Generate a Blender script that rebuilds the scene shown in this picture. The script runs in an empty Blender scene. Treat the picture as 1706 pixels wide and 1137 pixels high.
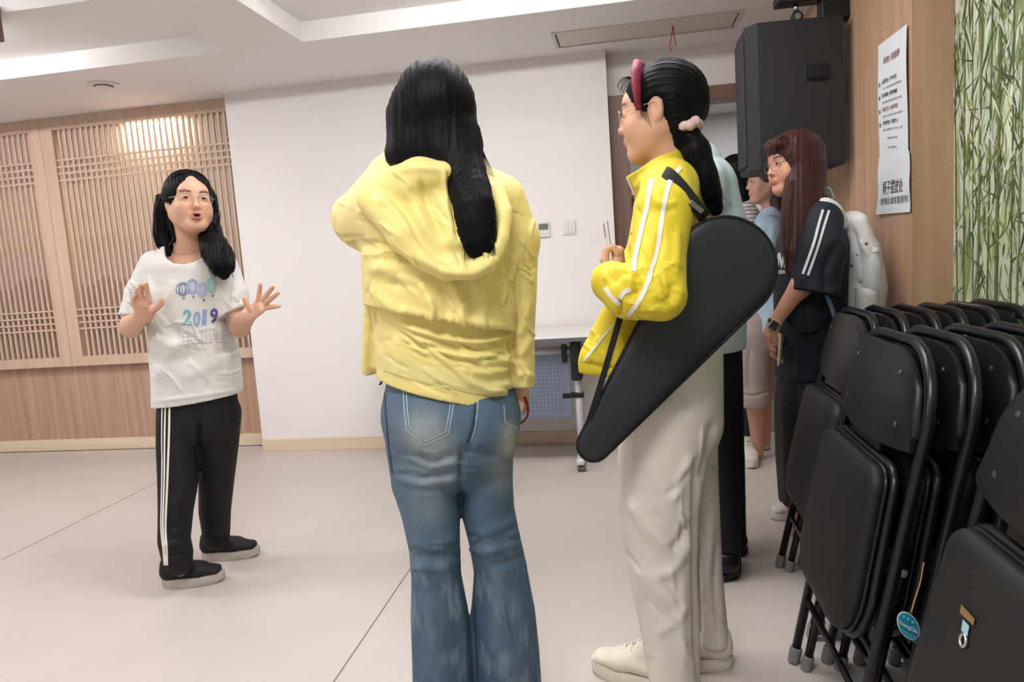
import bpy, bmesh, math, random
import numpy as np
from mathutils import Vector, Matrix
from mathutils.bvhtree import BVHTree

random.seed(7)
np.random.seed(7)
SC = bpy.context.scene
COL = SC.collection

# ------------------------------------------------------------------ camera, world, exposure
IMG_W, IMG_H, FPX = 1706, 1137, 1200.0
CAM_H = 1.20
YAW, PITCH, ROLL = math.radians(9.45), math.radians(-6.64), math.radians(-4.0)


def camera_basis():
    f0 = np.array([-math.sin(YAW), math.cos(YAW), 0.0])
    r0 = np.array([math.cos(YAW), math.sin(YAW), 0.0])
    u0 = np.array([0.0, 0.0, 1.0])
    f = f0 * math.cos(PITCH) + u0 * math.sin(PITCH)
    u = u0 * math.cos(PITCH) - f0 * math.sin(PITCH)
    r = r0 * math.cos(ROLL) + u * math.sin(ROLL)
    u2 = u * math.cos(ROLL) - r0 * math.sin(ROLL)
    return r, u2, f, f0, r0


C_R, C_U, C_F, F_H, R_H = camera_basis()
C_O = np.array([0.0, 0.0, CAM_H])
cam_data = bpy.data.cameras.new('camera')
cam_data.sensor_fit = 'HORIZONTAL'
cam_data.sensor_width = 36.0
cam_data.lens = 36.0 * FPX / IMG_W
cam_data.clip_start = 0.05
cam_data.clip_end = 60
cam = bpy.data.objects.new('camera', cam_data)
COL.objects.link(cam)
cam.matrix_world = Matrix(((C_R[0], C_U[0], -C_F[0], C_O[0]), (C_R[1], C_U[1], -C_F[1], C_O[1]),
                           (C_R[2], C_U[2], -C_F[2], C_O[2]), (0, 0, 0, 1)))
SC.camera = cam

world = bpy.data.worlds.new('world')
SC.world = world
world.use_nodes = True
world.node_tree.nodes['Background'].inputs[0].default_value = (0.9, 0.92, 1.0, 1)
world.node_tree.nodes['Background'].inputs[1].default_value = 0.05
SC.view_settings.view_transform = 'Standard'
SC.view_settings.look = 'None'
SC.view_settings.gamma = 1.0
SC.view_settings.use_curve_mapping = False
SC.view_settings.exposure = -0.20
SC.cycles.max_bounces = 5
SC.cycles.diffuse_bounces = 3
SC.cycles.glossy_bounces = 2
SC.cycles.use_adaptive_sampling = True
SC.cycles.adaptive_threshold = 0.1
SC.cycles.adaptive_min_samples = 16
LAMP_POWER = 4.0            # glow of the LED diffusers themselves
PANEL_POWER = 33.0          # watts, each ceiling LED panel
STRIP_POWER = 34.0          # watts, added unseen LED strip that brightens the tray face
LAMP_COLOR = (1.0, 0.985, 0.99)
CORRIDOR_POWER = 16.0        # watts, corridor lamp
LATTICE_POWER = 10.0         # watts, each lamp behind the lattice


def ray(px, py):
    return C_F + C_R * ((px - IMG_W / 2) / FPX) - C_U * ((py - IMG_H / 2) / FPX)


def at(px, py, depth):
    """World point seen at a photo position, at a given horizontal distance in front of the camera."""
    d = ray(px, py)
    return C_O + d * (depth / float(d @ F_H))


def at_y(px, py, y):
    d = ray(px, py)
    return C_O + d * (y / d[1])


def at_x(px, py, x):
    d = ray(px, py)
    return C_O + d * (x / d[0])


def at_z(px, py, z):
    d = ray(px, py)
    return C_O + d * ((z - CAM_H) / d[2])


def project(pts):
    v = np.asarray(pts, float) - C_O
    z = v @ C_F
    return np.stack([IMG_W / 2 + FPX * (v @ C_R) / z, IMG_H / 2 - FPX * (v @ C_U) / z], 1)


# ------------------------------------------------------------------ materials
def lin(c):
    return tuple((x / 12.92 if x <= 0.04045 else ((x + 0.055) / 1.055) ** 2.4) for x in c)


def rgb(r, g, b):
    return lin((r / 255, g / 255, b / 255)) + (1.0,)


MATS = {}


def mat(name, color, rough=0.6, metal=0.0, var=0.0, vscale=8.0, vstretch=(1, 1, 1), bump=0.0, bscale=60.0,
        bstretch=(1, 1, 1), attr=None, emission=None, estr=0.0, trans=0.0, alpha=1.0, sheen=0.0, coat=0.0,
        spec=0.5, sss=0.0, detail=3.0, ior=1.45):
    if name in MATS:
        return MATS[name]
    m = bpy.data.materials.new(name)
    m.use_nodes = True
    nt = m.node_tree
    b = nt.nodes['Principled BSDF']
    b.inputs['Base Color'].default_value = color
    b.inputs['Roughness'].default_value = rough
    b.inputs['Metallic'].default_value = metal
    b.inputs['Specular IOR Level'].default_value = spec
    b.inputs['Transmission Weight'].default_value = trans
    b.inputs['Alpha'].default_value = alpha
    b.inputs['Sheen Weight'].default_value = sheen
    b.inputs['Coat Weight'].default_value = coat
    b.inputs['IOR'].default_value = ior
    if sss:
        b.inputs['Subsurface Weight'].default_value = sss
        b.inputs['Subsurface Radius'].default_value = (0.012, 0.005, 0.003)
        b.inputs['Subsurface Scale'].default_value = 0.6
    if emission:
        b.inputs['Emission Color'].default_value = emission
        b.inputs['Emission Strength'].default_value = estr
    tc = None

    def coords(st):
        nonlocal tc
        if tc is None:
            tc = nt.nodes.new('ShaderNodeTexCoord')
        mp = nt.nodes.new('ShaderNodeMapping')
        mp.inputs['Scale'].default_value = st
        nt.links.new(tc.outputs['Object'], mp.inputs['Vector'])
        return mp.outputs['Vector']
    src = None
    if attr:
        a = nt.nodes.new('ShaderNodeVertexColor')
        a.layer_name = attr
        src = a.outputs['Color']
    if var:
        n = nt.nodes.new('ShaderNodeTexNoise')
        n.inputs['Scale'].default_value = vscale
        n.inputs['Detail'].default_value = detail
        nt.links.new(coords(vstretch), n.inputs['Vector'])
        mr = nt.nodes.new('ShaderNodeMapRange')
        mr.inputs['From Min'].default_value = 0.25
        mr.inputs['From Max'].default_value = 0.75
        mr.inputs['To Min'].default_value = 1 - var
        mr.inputs['To Max'].default_value = 1 + var
        nt.links.new(n.outputs['Fac'], mr.inputs['Value'])
        mx = nt.nodes.new('ShaderNodeVectorMath')
        mx.operation = 'SCALE'
        if src:
            nt.links.new(src, mx.inputs[0])
        else:
            mx.inputs[0].default_value = color[:3]
        nt.links.new(mr.outputs['Result'], mx.inputs['Scale'])
        src = mx.outputs['Vector']
    if src:
        nt.links.new(src, b.inputs['Base Color'])
    if bump:
        n = nt.nodes.new('ShaderNodeTexNoise')
        n.inputs['Scale'].default_value = bscale
        n.inputs['Detail'].default_value = 3
        nt.links.new(coords(bstretch), n.inputs['Vector'])
        bp = nt.nodes.new('ShaderNodeBump')
        bp.inputs['Strength'].default_value = bump
        bp.inputs['Distance'].default_value = 0.01
        nt.links.new(n.outputs['Fac'], bp.inputs['Height'])
        nt.links.new(bp.outputs['Normal'], b.inputs['Normal'])
    MATS[name] = m
    return m


def wood(name, c1, c2, rough=0.5, sx=26.0, sz=0.9, swap=False):
    """Straight vertical wood grain (stretched noise)."""
    m = bpy.data.materials.new(name)
    m.use_nodes = True
    nt = m.node_tree
    b = nt.nodes['Principled BSDF']
    b.inputs['Roughness'].default_value = rough
    tc = nt.nodes.new('ShaderNodeTexCoord')
    mp = nt.nodes.new('ShaderNodeMapping')
    mp.inputs['Scale'].default_value = (sz, sx, sx) if swap else (sx, sx, sz)
    nt.links.new(tc.outputs['Object'], mp.inputs['Vector'])
    n = nt.nodes.new('ShaderNodeTexNoise')
    n.inputs['Scale'].default_value = 1.0
    n.inputs['Detail'].default_value = 6
    n.inputs['Distortion'].default_value = 0.3
    nt.links.new(mp.outputs['Vector'], n.inputs['Vector'])
    r = nt.nodes.new('ShaderNodeValToRGB')
    r.color_ramp.elements[0].position = 0.3
    r.color_ramp.elements[0].color = c1
    r.color_ramp.elements[1].position = 0.7
    r.color_ramp.elements[1].color = c2
    nt.links.new(n.outputs['Fac'], r.inputs['Fac'])
    nt.links.new(r.outputs['Color'], b.inputs['Base Color'])
    MATS[name] = m
    return m


# ------------------------------------------------------------------ objects
def tag(o, label=None, cat=None, group=None, kind=None):
    if label:
        o['label'] = label
    if cat:
        o['category'] = cat
    if group:
        o['group'] = group
    if kind:
        o['kind'] = kind
    return o


def link(o, parent=None):
    COL.objects.link(o)
    if parent is not None:
        o.parent = parent
    return o


def empty(name, loc=(0, 0, 0)):
    o = bpy.data.objects.new(name, None)
    o.location = loc
    o.empty_display_size = 0.05
    return link(o)


def obj_from(name, verts, faces, material, parent=None, smooth=False, origin=None):
    me = bpy.data.meshes.new(name)
    me.from_pydata([tuple(map(float, v)) for v in verts], [], [tuple(map(int, f)) for f in faces])
    return finish(name, me, material, parent, smooth)


def finish(name, me, material, parent=None, smooth=False):
    if isinstance(material, (list, tuple)):
        for m in material:
            me.materials.append(m)
    elif material is not None:
        me.materials.append(material)
    if smooth:
        me.polygons.foreach_set('use_smooth', [True] * len(me.polygons))
    me.update()
    o = bpy.data.objects.new(name, me)
    link(o)
    if parent is not None:
        o.parent = parent
        pm = parent.matrix_basis
        o.matrix_parent_inverse = pm.inverted()
    return o


class MB:
    """Collects simple shapes into one mesh, all in world coordinates."""

    def __init__(self):
        self.bm = bmesh.new()

    def box(self, lo, hi, bevel=0.0, seg=2, mtx=None):
        r = bmesh.ops.create_cube(self.bm, size=1.0)
        vs = r['verts']
        for v in vs:
            v.co = Vector([lo[i] + (v.co[i] + 0.5) * (hi[i] - lo[i]) for i in range(3)])
        if bevel > 0:
            es = list({e for v in vs for e in v.link_edges})
            rb = bmesh.ops.bevel(self.bm, geom=es, offset=bevel, segments=seg, affect='EDGES', profile=0.5)
            vs = list({v for f in rb['faces'] for v in f.verts} | {v for v in vs if v.is_valid})
        if mtx is not None:
            for v in vs:
                v.co = mtx @ v.co
        return self

    def tube(self, pts, r, n=8, caps=True, closed=False, flat=1.0):
        pts = [Vector(p) for p in pts]
        N = len(pts)
        rr = r if isinstance(r, (list, tuple, np.ndarray)) else [r] * N
        rings = []
        up = None
        for i, p in enumerate(pts):
            if closed:
                t = pts[(i + 1) % N] - pts[i - 1]
            else:
                t = pts[min(i + 1, N - 1)] - pts[max(i - 1, 0)]
            if t.length < 1e-9:
                t = Vector((0, 0, 1))
            t.normalize()
            if up is None:
                up = t.orthogonal().normalized()
            else:
                up = (up - t * up.dot(t))
                up = up.normalized() if up.length > 1e-6 else t.orthogonal().normalized()
            s = t.cross(up)
            rings.append([self.bm.verts.new(p + (up * math.cos(2 * math.pi * k / n) + s * (flat * math.sin(2 * math.pi * k / n))) * rr[i])
                          for k in range(n)])
        M = N if closed else N - 1
        for i in range(M):
            a, b = rings[i], rings[(i + 1) % N]
            for k in range(n):
                self.bm.faces.new((a[k], a[(k + 1) % n], b[(k + 1) % n], b[k]))
        if caps and not closed:
            self.bm.faces.new(list(reversed(rings[0])))
            self.bm.faces.new(rings[-1])
        return self

    def prism(self, outline, depth_vec, bevel=0.0):
        a = [self.bm.verts.new(Vector(p)) for p in outline]
        d = Vector(depth_vec)
        b = [self.bm.verts.new(Vector(p) + d) for p in outline]
        n = len(a)
        fs = [self.bm.faces.new(list(reversed(a))), self.bm.faces.new(b)]
        for i in range(n):
            fs.append(self.bm.faces.new((a[i], a[(i + 1) % n], b[(i + 1) % n], b[i])))
        if bevel:
            es = [e for f in fs[:2] for e in f.edges]
            bmesh.ops.bevel(self.bm, geom=es, offset=bevel, segments=2, affect='EDGES', profile=0.5)
        return self

    def disc_cyl(self, c, axis, r, h, n=20, bevel=0.0):
        ax = Vector(axis).normalized()
        up = ax.orthogonal().normalized()
        s = ax.cross(up)
        c = Vector(c)
        out = [c + (up * math.cos(2 * math.pi * k / n) + s * math.sin(2 * math.pi * k / n)) * r for k in range(n)]
        return self.prism(out, ax * h, bevel)

    def quad(self, a, b, c, d):
        self.bm.faces.new([self.bm.verts.new(Vector(p)) for p in (a, b, c, d)])
        return self

    def build(self, name, material, parent=None, smooth=False, auto=None):
        bmesh.ops.recalc_face_normals(self.bm, faces=self.bm.faces[:])
        me = bpy.data.meshes.new(name)
        self.bm.to_mesh(me)
        self.bm.free()
        o = finish(name, me, material, parent, smooth)
        if auto:
            md = o.modifiers.new('smooth', 'EDGE_SPLIT')
            md.split_angle = math.radians(auto)
        return o


def bez(pts, n=8):
    """Catmull-Rom curve through points."""
    P = [np.array(p, float) for p in pts]
    if len(P) < 3:
        return [tuple(P[0] + (P[-1] - P[0]) * i / n) for i in range(n + 1)]
    P = [2 * P[0] - P[1]] + P + [2 * P[-1] - P[-2]]
    out = []
    for i in range(1, len(P) - 2):
        for k in range(n):
            t = k / n
            a, b, c, d = P[i - 1], P[i], P[i + 1], P[i + 2]
            out.append(0.5 * ((2 * b) + (-a + c) * t + (2 * a - 5 * b + 4 * c - d) * t * t + (-a + 3 * b - 3 * c + d) * t ** 3))
    out.append(P[-2])
    return out


def text_mesh(body, size=1.0, bold=0.0):
    """Flat 2-D text mesh: returns (verts Nx2, faces), origin at the lower left of its own box, unit box height = size."""
    cu = bpy.data.curves.new('lettering', 'FONT')
    cu.body = body
    cu.size = 1.0
    cu.offset = bold
    cu.resolution_u = 3
    o = bpy.data.objects.new('lettering_tmp', cu)
    COL.objects.link(o)
    dg = bpy.context.evaluated_depsgraph_get()
    me = bpy.data.meshes.new_from_object(o.evaluated_get(dg))
    bm = bmesh.new()
    bm.from_mesh(me)
    bmesh.ops.triangulate(bm, faces=bm.faces[:])
    v = np.array([x.co[:2] for x in bm.verts]) if len(bm.verts) else np.zeros((1, 2))
    f = [[x.index for x in q.verts] for q in bm.faces]
    bm.free()
    bpy.data.objects.remove(o)
    bpy.data.curves.remove(cu)
    bpy.data.meshes.remove(me)
    lo, hi = v.min(0), v.max(0)
    v = (v - lo)
    return v, f, hi - lo
# ------------------------------------------------------------------ the room
M_white = mat('white_paint', rgb(235, 231, 230), 0.7, var=0.015, vscale=3)
M_ceil = mat('ceiling_paint', rgb(236, 233, 233), 0.75, var=0.01, vscale=2)
M_wood = wood('wood_veneer', rgb(168, 134, 112), rgb(190, 159, 138), 0.45)
M_woodp = wood('pillar_veneer', rgb(174, 138, 110), rgb(197, 162, 134), 0.45, sx=20)
M_pale = wood('pale_lattice_wood', rgb(194, 166, 146), rgb(208, 182, 162), 0.5, sx=40)
M_base = wood('baseboard_wood', rgb(216, 196, 168), rgb(228, 209, 184), 0.5, swap=True)
M_dark = wood('door_frame_wood', rgb(112, 84, 72), rgb(136, 104, 90), 0.45)
M_floor = mat('vinyl_floor', rgb(196, 187, 181), 0.42, var=0.035, vscale=3.5, detail=5, bump=0.03, bscale=90)
M_cfloor = mat('corridor_floor', rgb(120, 104, 96), 0.5, var=0.05)
M_seam = mat('floor_seam', rgb(128, 112, 100), 0.8)
M_led = mat('led_diffuser', (1, 1, 1, 1), 0.5, emission=(1.0, 0.965, 0.925, 1), estr=LAMP_POWER)
M_led_frame = mat('led_frame', rgb(225, 225, 225), 0.4)

Y_FAR, Y_LAT, Z_C, Z_T = 4.48, 4.65, 2.38, 2.48
X_L, X_MUR, X_PIL, Y_PIL, Y_B = -5.7, 1.135, 1.0, 2.765, -2.2
Y_DOOR = 4.62
Z_D = 2.72

S = lambda o: tag(o, kind='structure')
fl = S(MB().box((X_L - .1, Y_B - .1, -0.08), (X_MUR + .3, Y_DOOR, 0)).build('floor', M_floor))
for x in (-0.91, -2.86, -4.8):
    MB().box((x - 0.0025, Y_B, 0.0), (x + 0.0025, 4.62, 0.0006)).build('floor_seam', M_seam, fl)
S(MB().box((-0.9, Y_DOOR, -0.08), (2.6, 7.2, -0.002)).build('floor_corridor', M_cfloor))

c = MB()
c.box((X_L, 3.68, Z_C), (2.6, Y_DOOR + .1, 2.9))             # soffit band along the far wall
c.box((-2.02, Y_B, Z_C), (-1.60, 3.68, 2.9))                # cross beam
c.box((0.62, Y_B, Z_C), (X_MUR + .2, 3.68, 2.9))            # band along the mural wall
c.box((X_L, Y_B, Z_C), (-5.0, 3.68, 2.9))
c.box((-5.0, Y_B, Z_C), (-2.02, -1.2, 2.9))
c.box((-1.60, Y_B, Z_C), (0.62, -1.2, 2.9))
c.box((-5.0, 3.08, Z_T), (-2.02, 3.68, 2.9))                # first step of the tray recesses
c.box((-1.60, 3.08, Z_T), (0.62, 3.68, 2.9))
c.box((-5.0, -1.2, Z_D), (-2.02, 3.08, 2.9))                # deep part with the lamps, unseen; step added to shade the upper wall
c.box((-1.60, -1.2, Z_D), (0.62, 3.08, 2.9))
S(c.build('ceiling', M_ceil))

S(MB().box((-2.52, Y_FAR, 0), (-0.067, 4.80, Z_C)).build('wall_back', M_white))
S(MB().box((X_L, Y_LAT, 0), (-2.50, 4.80, Z_C)).build('wall_back_wood', M_wood))
S(MB().box((X_L - .1, Y_B, 0), (X_L, 4.8, Z_C)).build('wall_left', M_white))
S(MB().box((X_L - .1, Y_B - .1, 0), (X_MUR + .3, Y_B, Z_C)).build('wall_front', M_white))
S(MB().box((X_PIL, Y_PIL, 0), (X_PIL + .3, 4.80, Z_C)).build('wall_right_wood', M_woodp))
S(MB().box((X_MUR, Y_B, 0), (X_MUR + .2, Y_PIL + .01, Z_C)).build('wall_right', M_white))
S(MB().box((-2.52, Y_FAR - .012, 0), (-0.067, Y_FAR, 0.082), 0.002).build('baseboard_back', M_base))
S(MB().box((X_L, Y_LAT - .014, 0), (-2.50, Y_LAT, 0.085), 0.002).build('baseboard_back_wood', M_base))
# doorway at the end of the far wall
S(MB().box((-0.067, Y_DOOR, 2.13), (X_PIL, 4.80, Z_C)).build('wall_header', M_white))
d = MB()
d.box((-0.067, Y_DOOR - .02, 0), (0.047, 4.78, 2.135), 0.003)
d.box((0.90, Y_DOOR - .02, 0), (X_PIL, 4.78, 2.135), 0.003)
d.box((0.047, Y_DOOR - .02, 2.055), (0.90, 4.78, 2.135), 0.003)
S(d.build('door_1', M_dark))
S(MB().box((-0.9, 6.6, 0), (2.6, 6.7, 2.6)).build('wall_corridor', mat('corridor_paint', rgb(205, 205, 205), 0.7)))
S(MB().box((-1.0, 4.8, 0), (-0.9, 6.6, 2.6)).build('wall_corridor_left', M_white))
S(MB().box((2.6, 4.8, 0), (2.7, 6.6, 2.6)).build('wall_corridor_right', M_white))
S(MB().box((-1.0, 4.72, 2.30), (2.7, 6.7, 2.6)).build('ceiling_corridor', M_ceil))
S(MB().box((X_PIL + .3, 4.78, 0), (2.7, 4.88, 2.6)).build('wall_corridor_front', M_white))

# LED panels and added strips in the two raised trays (unseen, above and behind the photographer)
def led(x, y, z, sx, sy, power, label, tilt=0.0):
    t = empty('ceiling_light', (x, y, z))
    tag(t, label, 'ceiling light', 'LED lamps in the raised ceiling')
    MB().box((x - sx / 2, y - sy / 2, z - 0.030), (x + sx / 2, y + sy / 2, z - 0.004), 0.003).build('diffuser', M_led, t)
    MB().box((x - sx / 2 - .01, y - sy / 2 - .01, z - 0.006), (x + sx / 2 + .01, y + sy / 2 + .01, z)).build('frame', M_led_frame, t)
    l = bpy.data.lights.new('led_light', 'AREA')
    l.shape = 'RECTANGLE'
    l.size, l.size_y = sx, sy
    l.energy = power
    l.color = LAMP_COLOR
    o = bpy.data.objects.new('led_light', l)
    o.location = (x, y, z - .032)
    o.rotation_euler = (math.radians(tilt), 0, 0)
    link(o)
    o.parent = t
    o.matrix_parent_inverse = t.matrix_basis.inverted()


led(-3.4, 2.25, Z_D, 1.2, 0.6, PANEL_POWER, 'square LED panel in the raised ceiling beyond the cross beam, nearer the lattice')
led(-3.5, 0.3, Z_D, 1.2, 0.6, PANEL_POWER, 'square LED panel in the raised ceiling beyond the cross beam, away from the lattice')
led(-0.35, 2.25, Z_D, 1.5, 0.6, PANEL_POWER * 1.0, 'square LED panel in the raised ceiling above the group, nearer the far wall')
led(-0.45, 0.3, Z_D, 1.1, 0.6, PANEL_POWER * 1.25, 'square LED panel in the raised ceiling above the group, away from the far wall')
led(-3.9, 3.03, Z_T, 1.65, 0.05, STRIP_POWER, 'added unseen LED strip along the step of the raised ceiling beyond the cross beam', 78)  # lamp added out of view to brighten the upright face of the tray
led(-0.5, 2.95, Z_T, 1.5, 0.05, STRIP_POWER * .5, 'added unseen LED strip along the step of the raised ceiling above the group', 78)  # weaker strip added out of view, lights the second tray's face and wall top
cl = bpy.data.lights.new('corridor_lamp', 'AREA')
cl.energy = CORRIDOR_POWER
cl.size = 0.5
clo = bpy.data.objects.new('corridor_lamp', cl)
clo.location = (0.9, 5.7, 2.28)
link(clo)

# downlight on the soffit
t = empty('ceiling_downlight', (-2.995, 3.98, Z_C))
tag(t, 'round white recessed downlight on the ceiling strip above the lattice', 'downlight')
M_gloss = mat('white_plastic', rgb(225, 222, 214), 0.35)
r = MB()
prof = [(0.050, 0.0), (0.088, 0.0), (0.086, 0.006), (0.060, 0.014), (0.050, 0.012)]
n = 28
vs, fs = [], []
for k in range(n):
    a = 2 * math.pi * k / n
    for (rr, zz) in prof:
        vs.append((-2.995 + rr * math.cos(a), 3.98 + rr * math.sin(a), Z_C - zz))
m_ = len(prof)
for k in range(n):
    for j in range(m_):
        fs.append((k * m_ + j, k * m_ + (j + 1) % m_, ((k + 1) % n) * m_ + (j + 1) % m_, ((k + 1) % n) * m_ + j))
obj_from('trim_ring', vs, fs, M_gloss, t, True)
MB().disc_cyl((-2.995, 3.98, Z_C - 0.022), (0, 0, 1), 0.044, 0.006, 24).build('lens', M_gloss, t)
MB().disc_cyl((-2.995, 3.98, Z_C - 0.014), (0, 0, 1), 0.051, 0.012, 24).build('reflector', mat('dark_reflector', rgb(50, 42, 38), 0.4), t)

# access panel / vent and ribbon
t = empty('ceiling_vent', (0.15, 4.18, Z_C))
tag(t, 'flush white rectangular vent panel in the ceiling near the doorway', 'ceiling vent')
M_vent = mat('vent_paint', rgb(212, 203, 197), 0.6)
v = MB()
for lo, hi in (((-.345, 4.03), (.66, 4.05)), ((-.345, 4.315), (.66, 4.335)), ((-.345, 4.05), (-.325, 4.315)), ((.64, 4.05), (.66, 4.315))):
    v.box((lo[0], lo[1], Z_C - .006), (hi[0], hi[1], Z_C), 0.001)
v.build('frame', M_vent, t)
MB().box((-.315, 4.06, Z_C - .003), (.63, 4.305, Z_C)).build('panel', M_vent, t)
MB().box((-.325, 4.05, Z_C - .0012), (.64, 4.315, Z_C)).build('gap', mat('vent_gap', rgb(120, 108, 100), 0.9), t)
t = empty('red_ribbon', (0.306, 4.157, Z_C))
tag(t, 'thin red ribbon hanging from the ceiling above the headband girl', 'ribbon')
M_red = mat('red_ribbon', rgb(190, 25, 30), 0.5)
top = at_y(1121, 42, 4.15)
for tail in (((1119, 60), (1116, 76), (1118, 86)), ((1123, 58), (1125, 70), (1126, 77))):
    pts = [top] + [at_y(x, y, 4.15 + .006 * i) for i, (x, y) in enumerate(tail)]
    MB().tube(bez(pts, 4), 0.0035, 6, flat=0.25).build('ribbon_tail', M_red, t, True)
MB().tube([top, top + np.array([0, 0, .02]), (top[0], top[1], Z_C - .001)], 0.004, 6).build('knot', M_red, t, True)

# wooden box under the raised ceiling at the picture's edge
t = MB().box((-3.02, 2.90, 2.35), (-2.79, 3.079, 2.51), 0.004).build('ceiling_box', M_dark)
tag(t, 'brown wooden box hung under the raised ceiling, cut by the picture edge', 'ceiling box')

# ------------------------------------------------------------------ lattice panels with slats
Y_LF = 4.585
kx = Y_LF / 4.63


def lz(z):
    return CAM_H + (z - CAM_H) * kx


def lattice(x0, x1, label, last):
    t = empty('lattice_panel', ((x0 + x1) / 2, Y_LF, 0.63))
    tag(t, label, 'lattice panel', 'wooden lattice panels on the far wall')
    zb, zt = lz(.63), Z_C
    ox0, ox1, oz0, oz1 = x0 + .095, x1 - .095 + last, lz(.70), lz(2.305)
    MB().box((x0 + .001, Y_LF, zb), (ox0, Y_LAT, zt), 0.002).build('stile', M_pale, t)
    MB().box((ox1, Y_LF, zb), (x1 - .001, Y_LAT, zt), 0.002).build('stile', M_pale, t)
    MB().box((ox0, Y_LF, zb), (ox1, Y_LAT, oz0), 0.002).build('rail', M_pale, t)
    MB().box((ox0, Y_LF, oz1), (ox1, Y_LAT, zt), 0.002).build('rail', M_pale, t)
    n = 32
    sp = (ox1 - ox0) / n
    first = None
    for i in range(n - 1):
        x = ox0 + sp * (i + 1)
        if first is None:
            first = MB().box((x - .0085, Y_LF + .012, oz0), (x + .0085, Y_LF + .026, oz1)).build('slat', M_pale, t)
            fx = x
        else:
            s = first.copy()
            link(s)
            s.parent = t
            s.matrix_parent_inverse = first.matrix_parent_inverse.copy()
            s.location.x = x - fx
    for z in (2.097, 2.050, 2.004, 1.957, 1.041, .995, .948, .902):
        MB().box((ox0, Y_LF + .008, lz(z) - .006), (ox1, Y_LF + .020, lz(z) + .006)).build('crossbar', M_pale, t)
    return ox0, ox1, oz0, oz1


xs = -4.03 * kx
w = 1.60
ap = lattice(xs, -2.425, 'tall wooden lattice panel of thin upright slats behind the white-shirt girl', 0.0)
ap2 = lattice(xs - w, xs, 'tall wooden lattice panel of thin upright slats, cut by the picture edge', 0.0)

# backing board with an ink landscape print behind the slats
def landscape(name):
    m = bpy.data.materials.new(name)
    m.use_nodes = True
    nt = m.node_tree
    b = nt.nodes['Principled BSDF']
    b.inputs['Roughness'].default_value = 0.7
    tc = nt.nodes.new('ShaderNodeTexCoord')
    sep = nt.nodes.new('ShaderNodeSeparateXYZ')
    nt.links.new(tc.outputs['Object'], sep.inputs[0])

    def ridge(scale, base, amp, off):
        cmb = nt.nodes.new('ShaderNodeCombineXYZ')
        nt.links.new(sep.outputs['X'], cmb.inputs['X'])
        cmb.inputs['Y'].default_value = off
        n = nt.nodes.new('ShaderNodeTexNoise')
        n.inputs['Scale'].default_value = scale
        n.inputs['Detail'].default_value = 4
        nt.links.new(cmb.outputs[0], n.inputs['Vector'])
        h = nt.nodes.new('ShaderNodeMath')
        h.operation = 'MULTIPLY_ADD'
        nt.links.new(n.outputs['Fac'], h.inputs[0])
        h.inputs[1].default_value = amp
        h.inputs[2].default_value = base - amp / 2
        s = nt.nodes.new('ShaderNodeMath')
        s.operation = 'SUBTRACT'
        nt.links.new(h.outputs[0], s.inputs[0])
        nt.links.new(sep.outputs['Z'], s.inputs[1])
        r = nt.nodes.new('ShaderNodeMapRange')
        r.inputs['From Min'].default_value = 0
        r.inputs['From Max'].default_value = 0.015
        nt.links.new(s.outputs[0], r.inputs['Value'])
        return r.outputs[0]
    prev = None
    base_c = rgb(228, 212, 194)
    for sc, bs, am, off, c in ((1.6, 1.55, .35, 3.0, rgb(216, 196, 178)), (2.4, 1.28, .5, 9.0, rgb(178, 154, 136)), (3.2, 1.10, .3, 17.0, rgb(160, 136, 118))):
        mx = nt.nodes.new('ShaderNodeMix')
        mx.data_type = 'RGBA'
        nt.links.new(ridge(sc, bs, am, off), mx.inputs['Factor'])
        if prev is None:
            mx.inputs['A'].default_value = base_c
        else:
            nt.links.new(prev, mx.inputs['A'])
        mx.inputs['B'].default_value = c
        prev = mx.outputs['Result']
    nt.links.new(prev, b.inputs['Base Color'])
    return m


M_land = landscape('ink_landscape_print')
S(MB().box((ap2[0] - .02, Y_LAT - .006, ap2[2]), (ap[1] + .02, Y_LAT, ap[3])).build('wall_back_print', M_land))


def lattice_lamp(x, wd, power):
    """LED strip hidden in the slot above the print, behind the top rail."""
    l = bpy.data.lights.new('lattice_lamp', 'AREA')
    l.shape = 'RECTANGLE'
    l.size, l.size_y = wd, 0.012
    l.energy = power
    l.color = (1.0, 0.93, 0.80)
    o = bpy.data.objects.new('lattice_lamp', l)
    o.location = (x, Y_LAT - .026, ap[3] - .003)
    o.rotation_euler = (math.radians(8), 0, 0)
    link(o)
    return o


lattice_lamp(-3.13, 0.36, LATTICE_POWER)
lattice_lamp(-4.95, 0.46, LATTICE_POWER * 0.6)

# ------------------------------------------------------------------ thermostat and light switch
t = empty('thermostat', (-.498, Y_FAR, 1.354))
tag(t, 'small white square thermostat with grey screen on the white wall', 'thermostat')
MB().box((-.536, Y_FAR - .014, 1.308), (-.460, Y_FAR, 1.401), 0.004).build('housing', M_gloss, t)
MB().box((-.528, Y_FAR - .0155, 1.352), (-.468, Y_FAR - .0138, 1.390), 0.0005).build('screen', mat('lcd', rgb(112, 122, 116), 0.25), t)
for i in range(4):
    MB().box((-.523 + i * .014, Y_FAR - .0155, 1.322), (-.516 + i * .014, Y_FAR - .0138, 1.328)).build('button', mat('button_grey', rgb(200, 200, 196), 0.4), t)
dg = MB()
for i, x in enumerate((-.520, -.512, -.500, -.492, -.480)):
    dg.box((x, Y_FAR - .0162, 1.366), (x + .003, Y_FAR - .0154, 1.380))
dg.build('digits', mat('lcd_digit', rgb(60, 68, 64), 0.4), t)
t = empty('light_switch', (-.342, Y_FAR, 1.355))
tag(t, 'white double light switch plate beside the thermostat', 'light switch')
MB().box((-.384, Y_FAR - .008, 1.310), (-.300, Y_FAR, 1.400), 0.003).build('plate', M_gloss, t)
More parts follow.
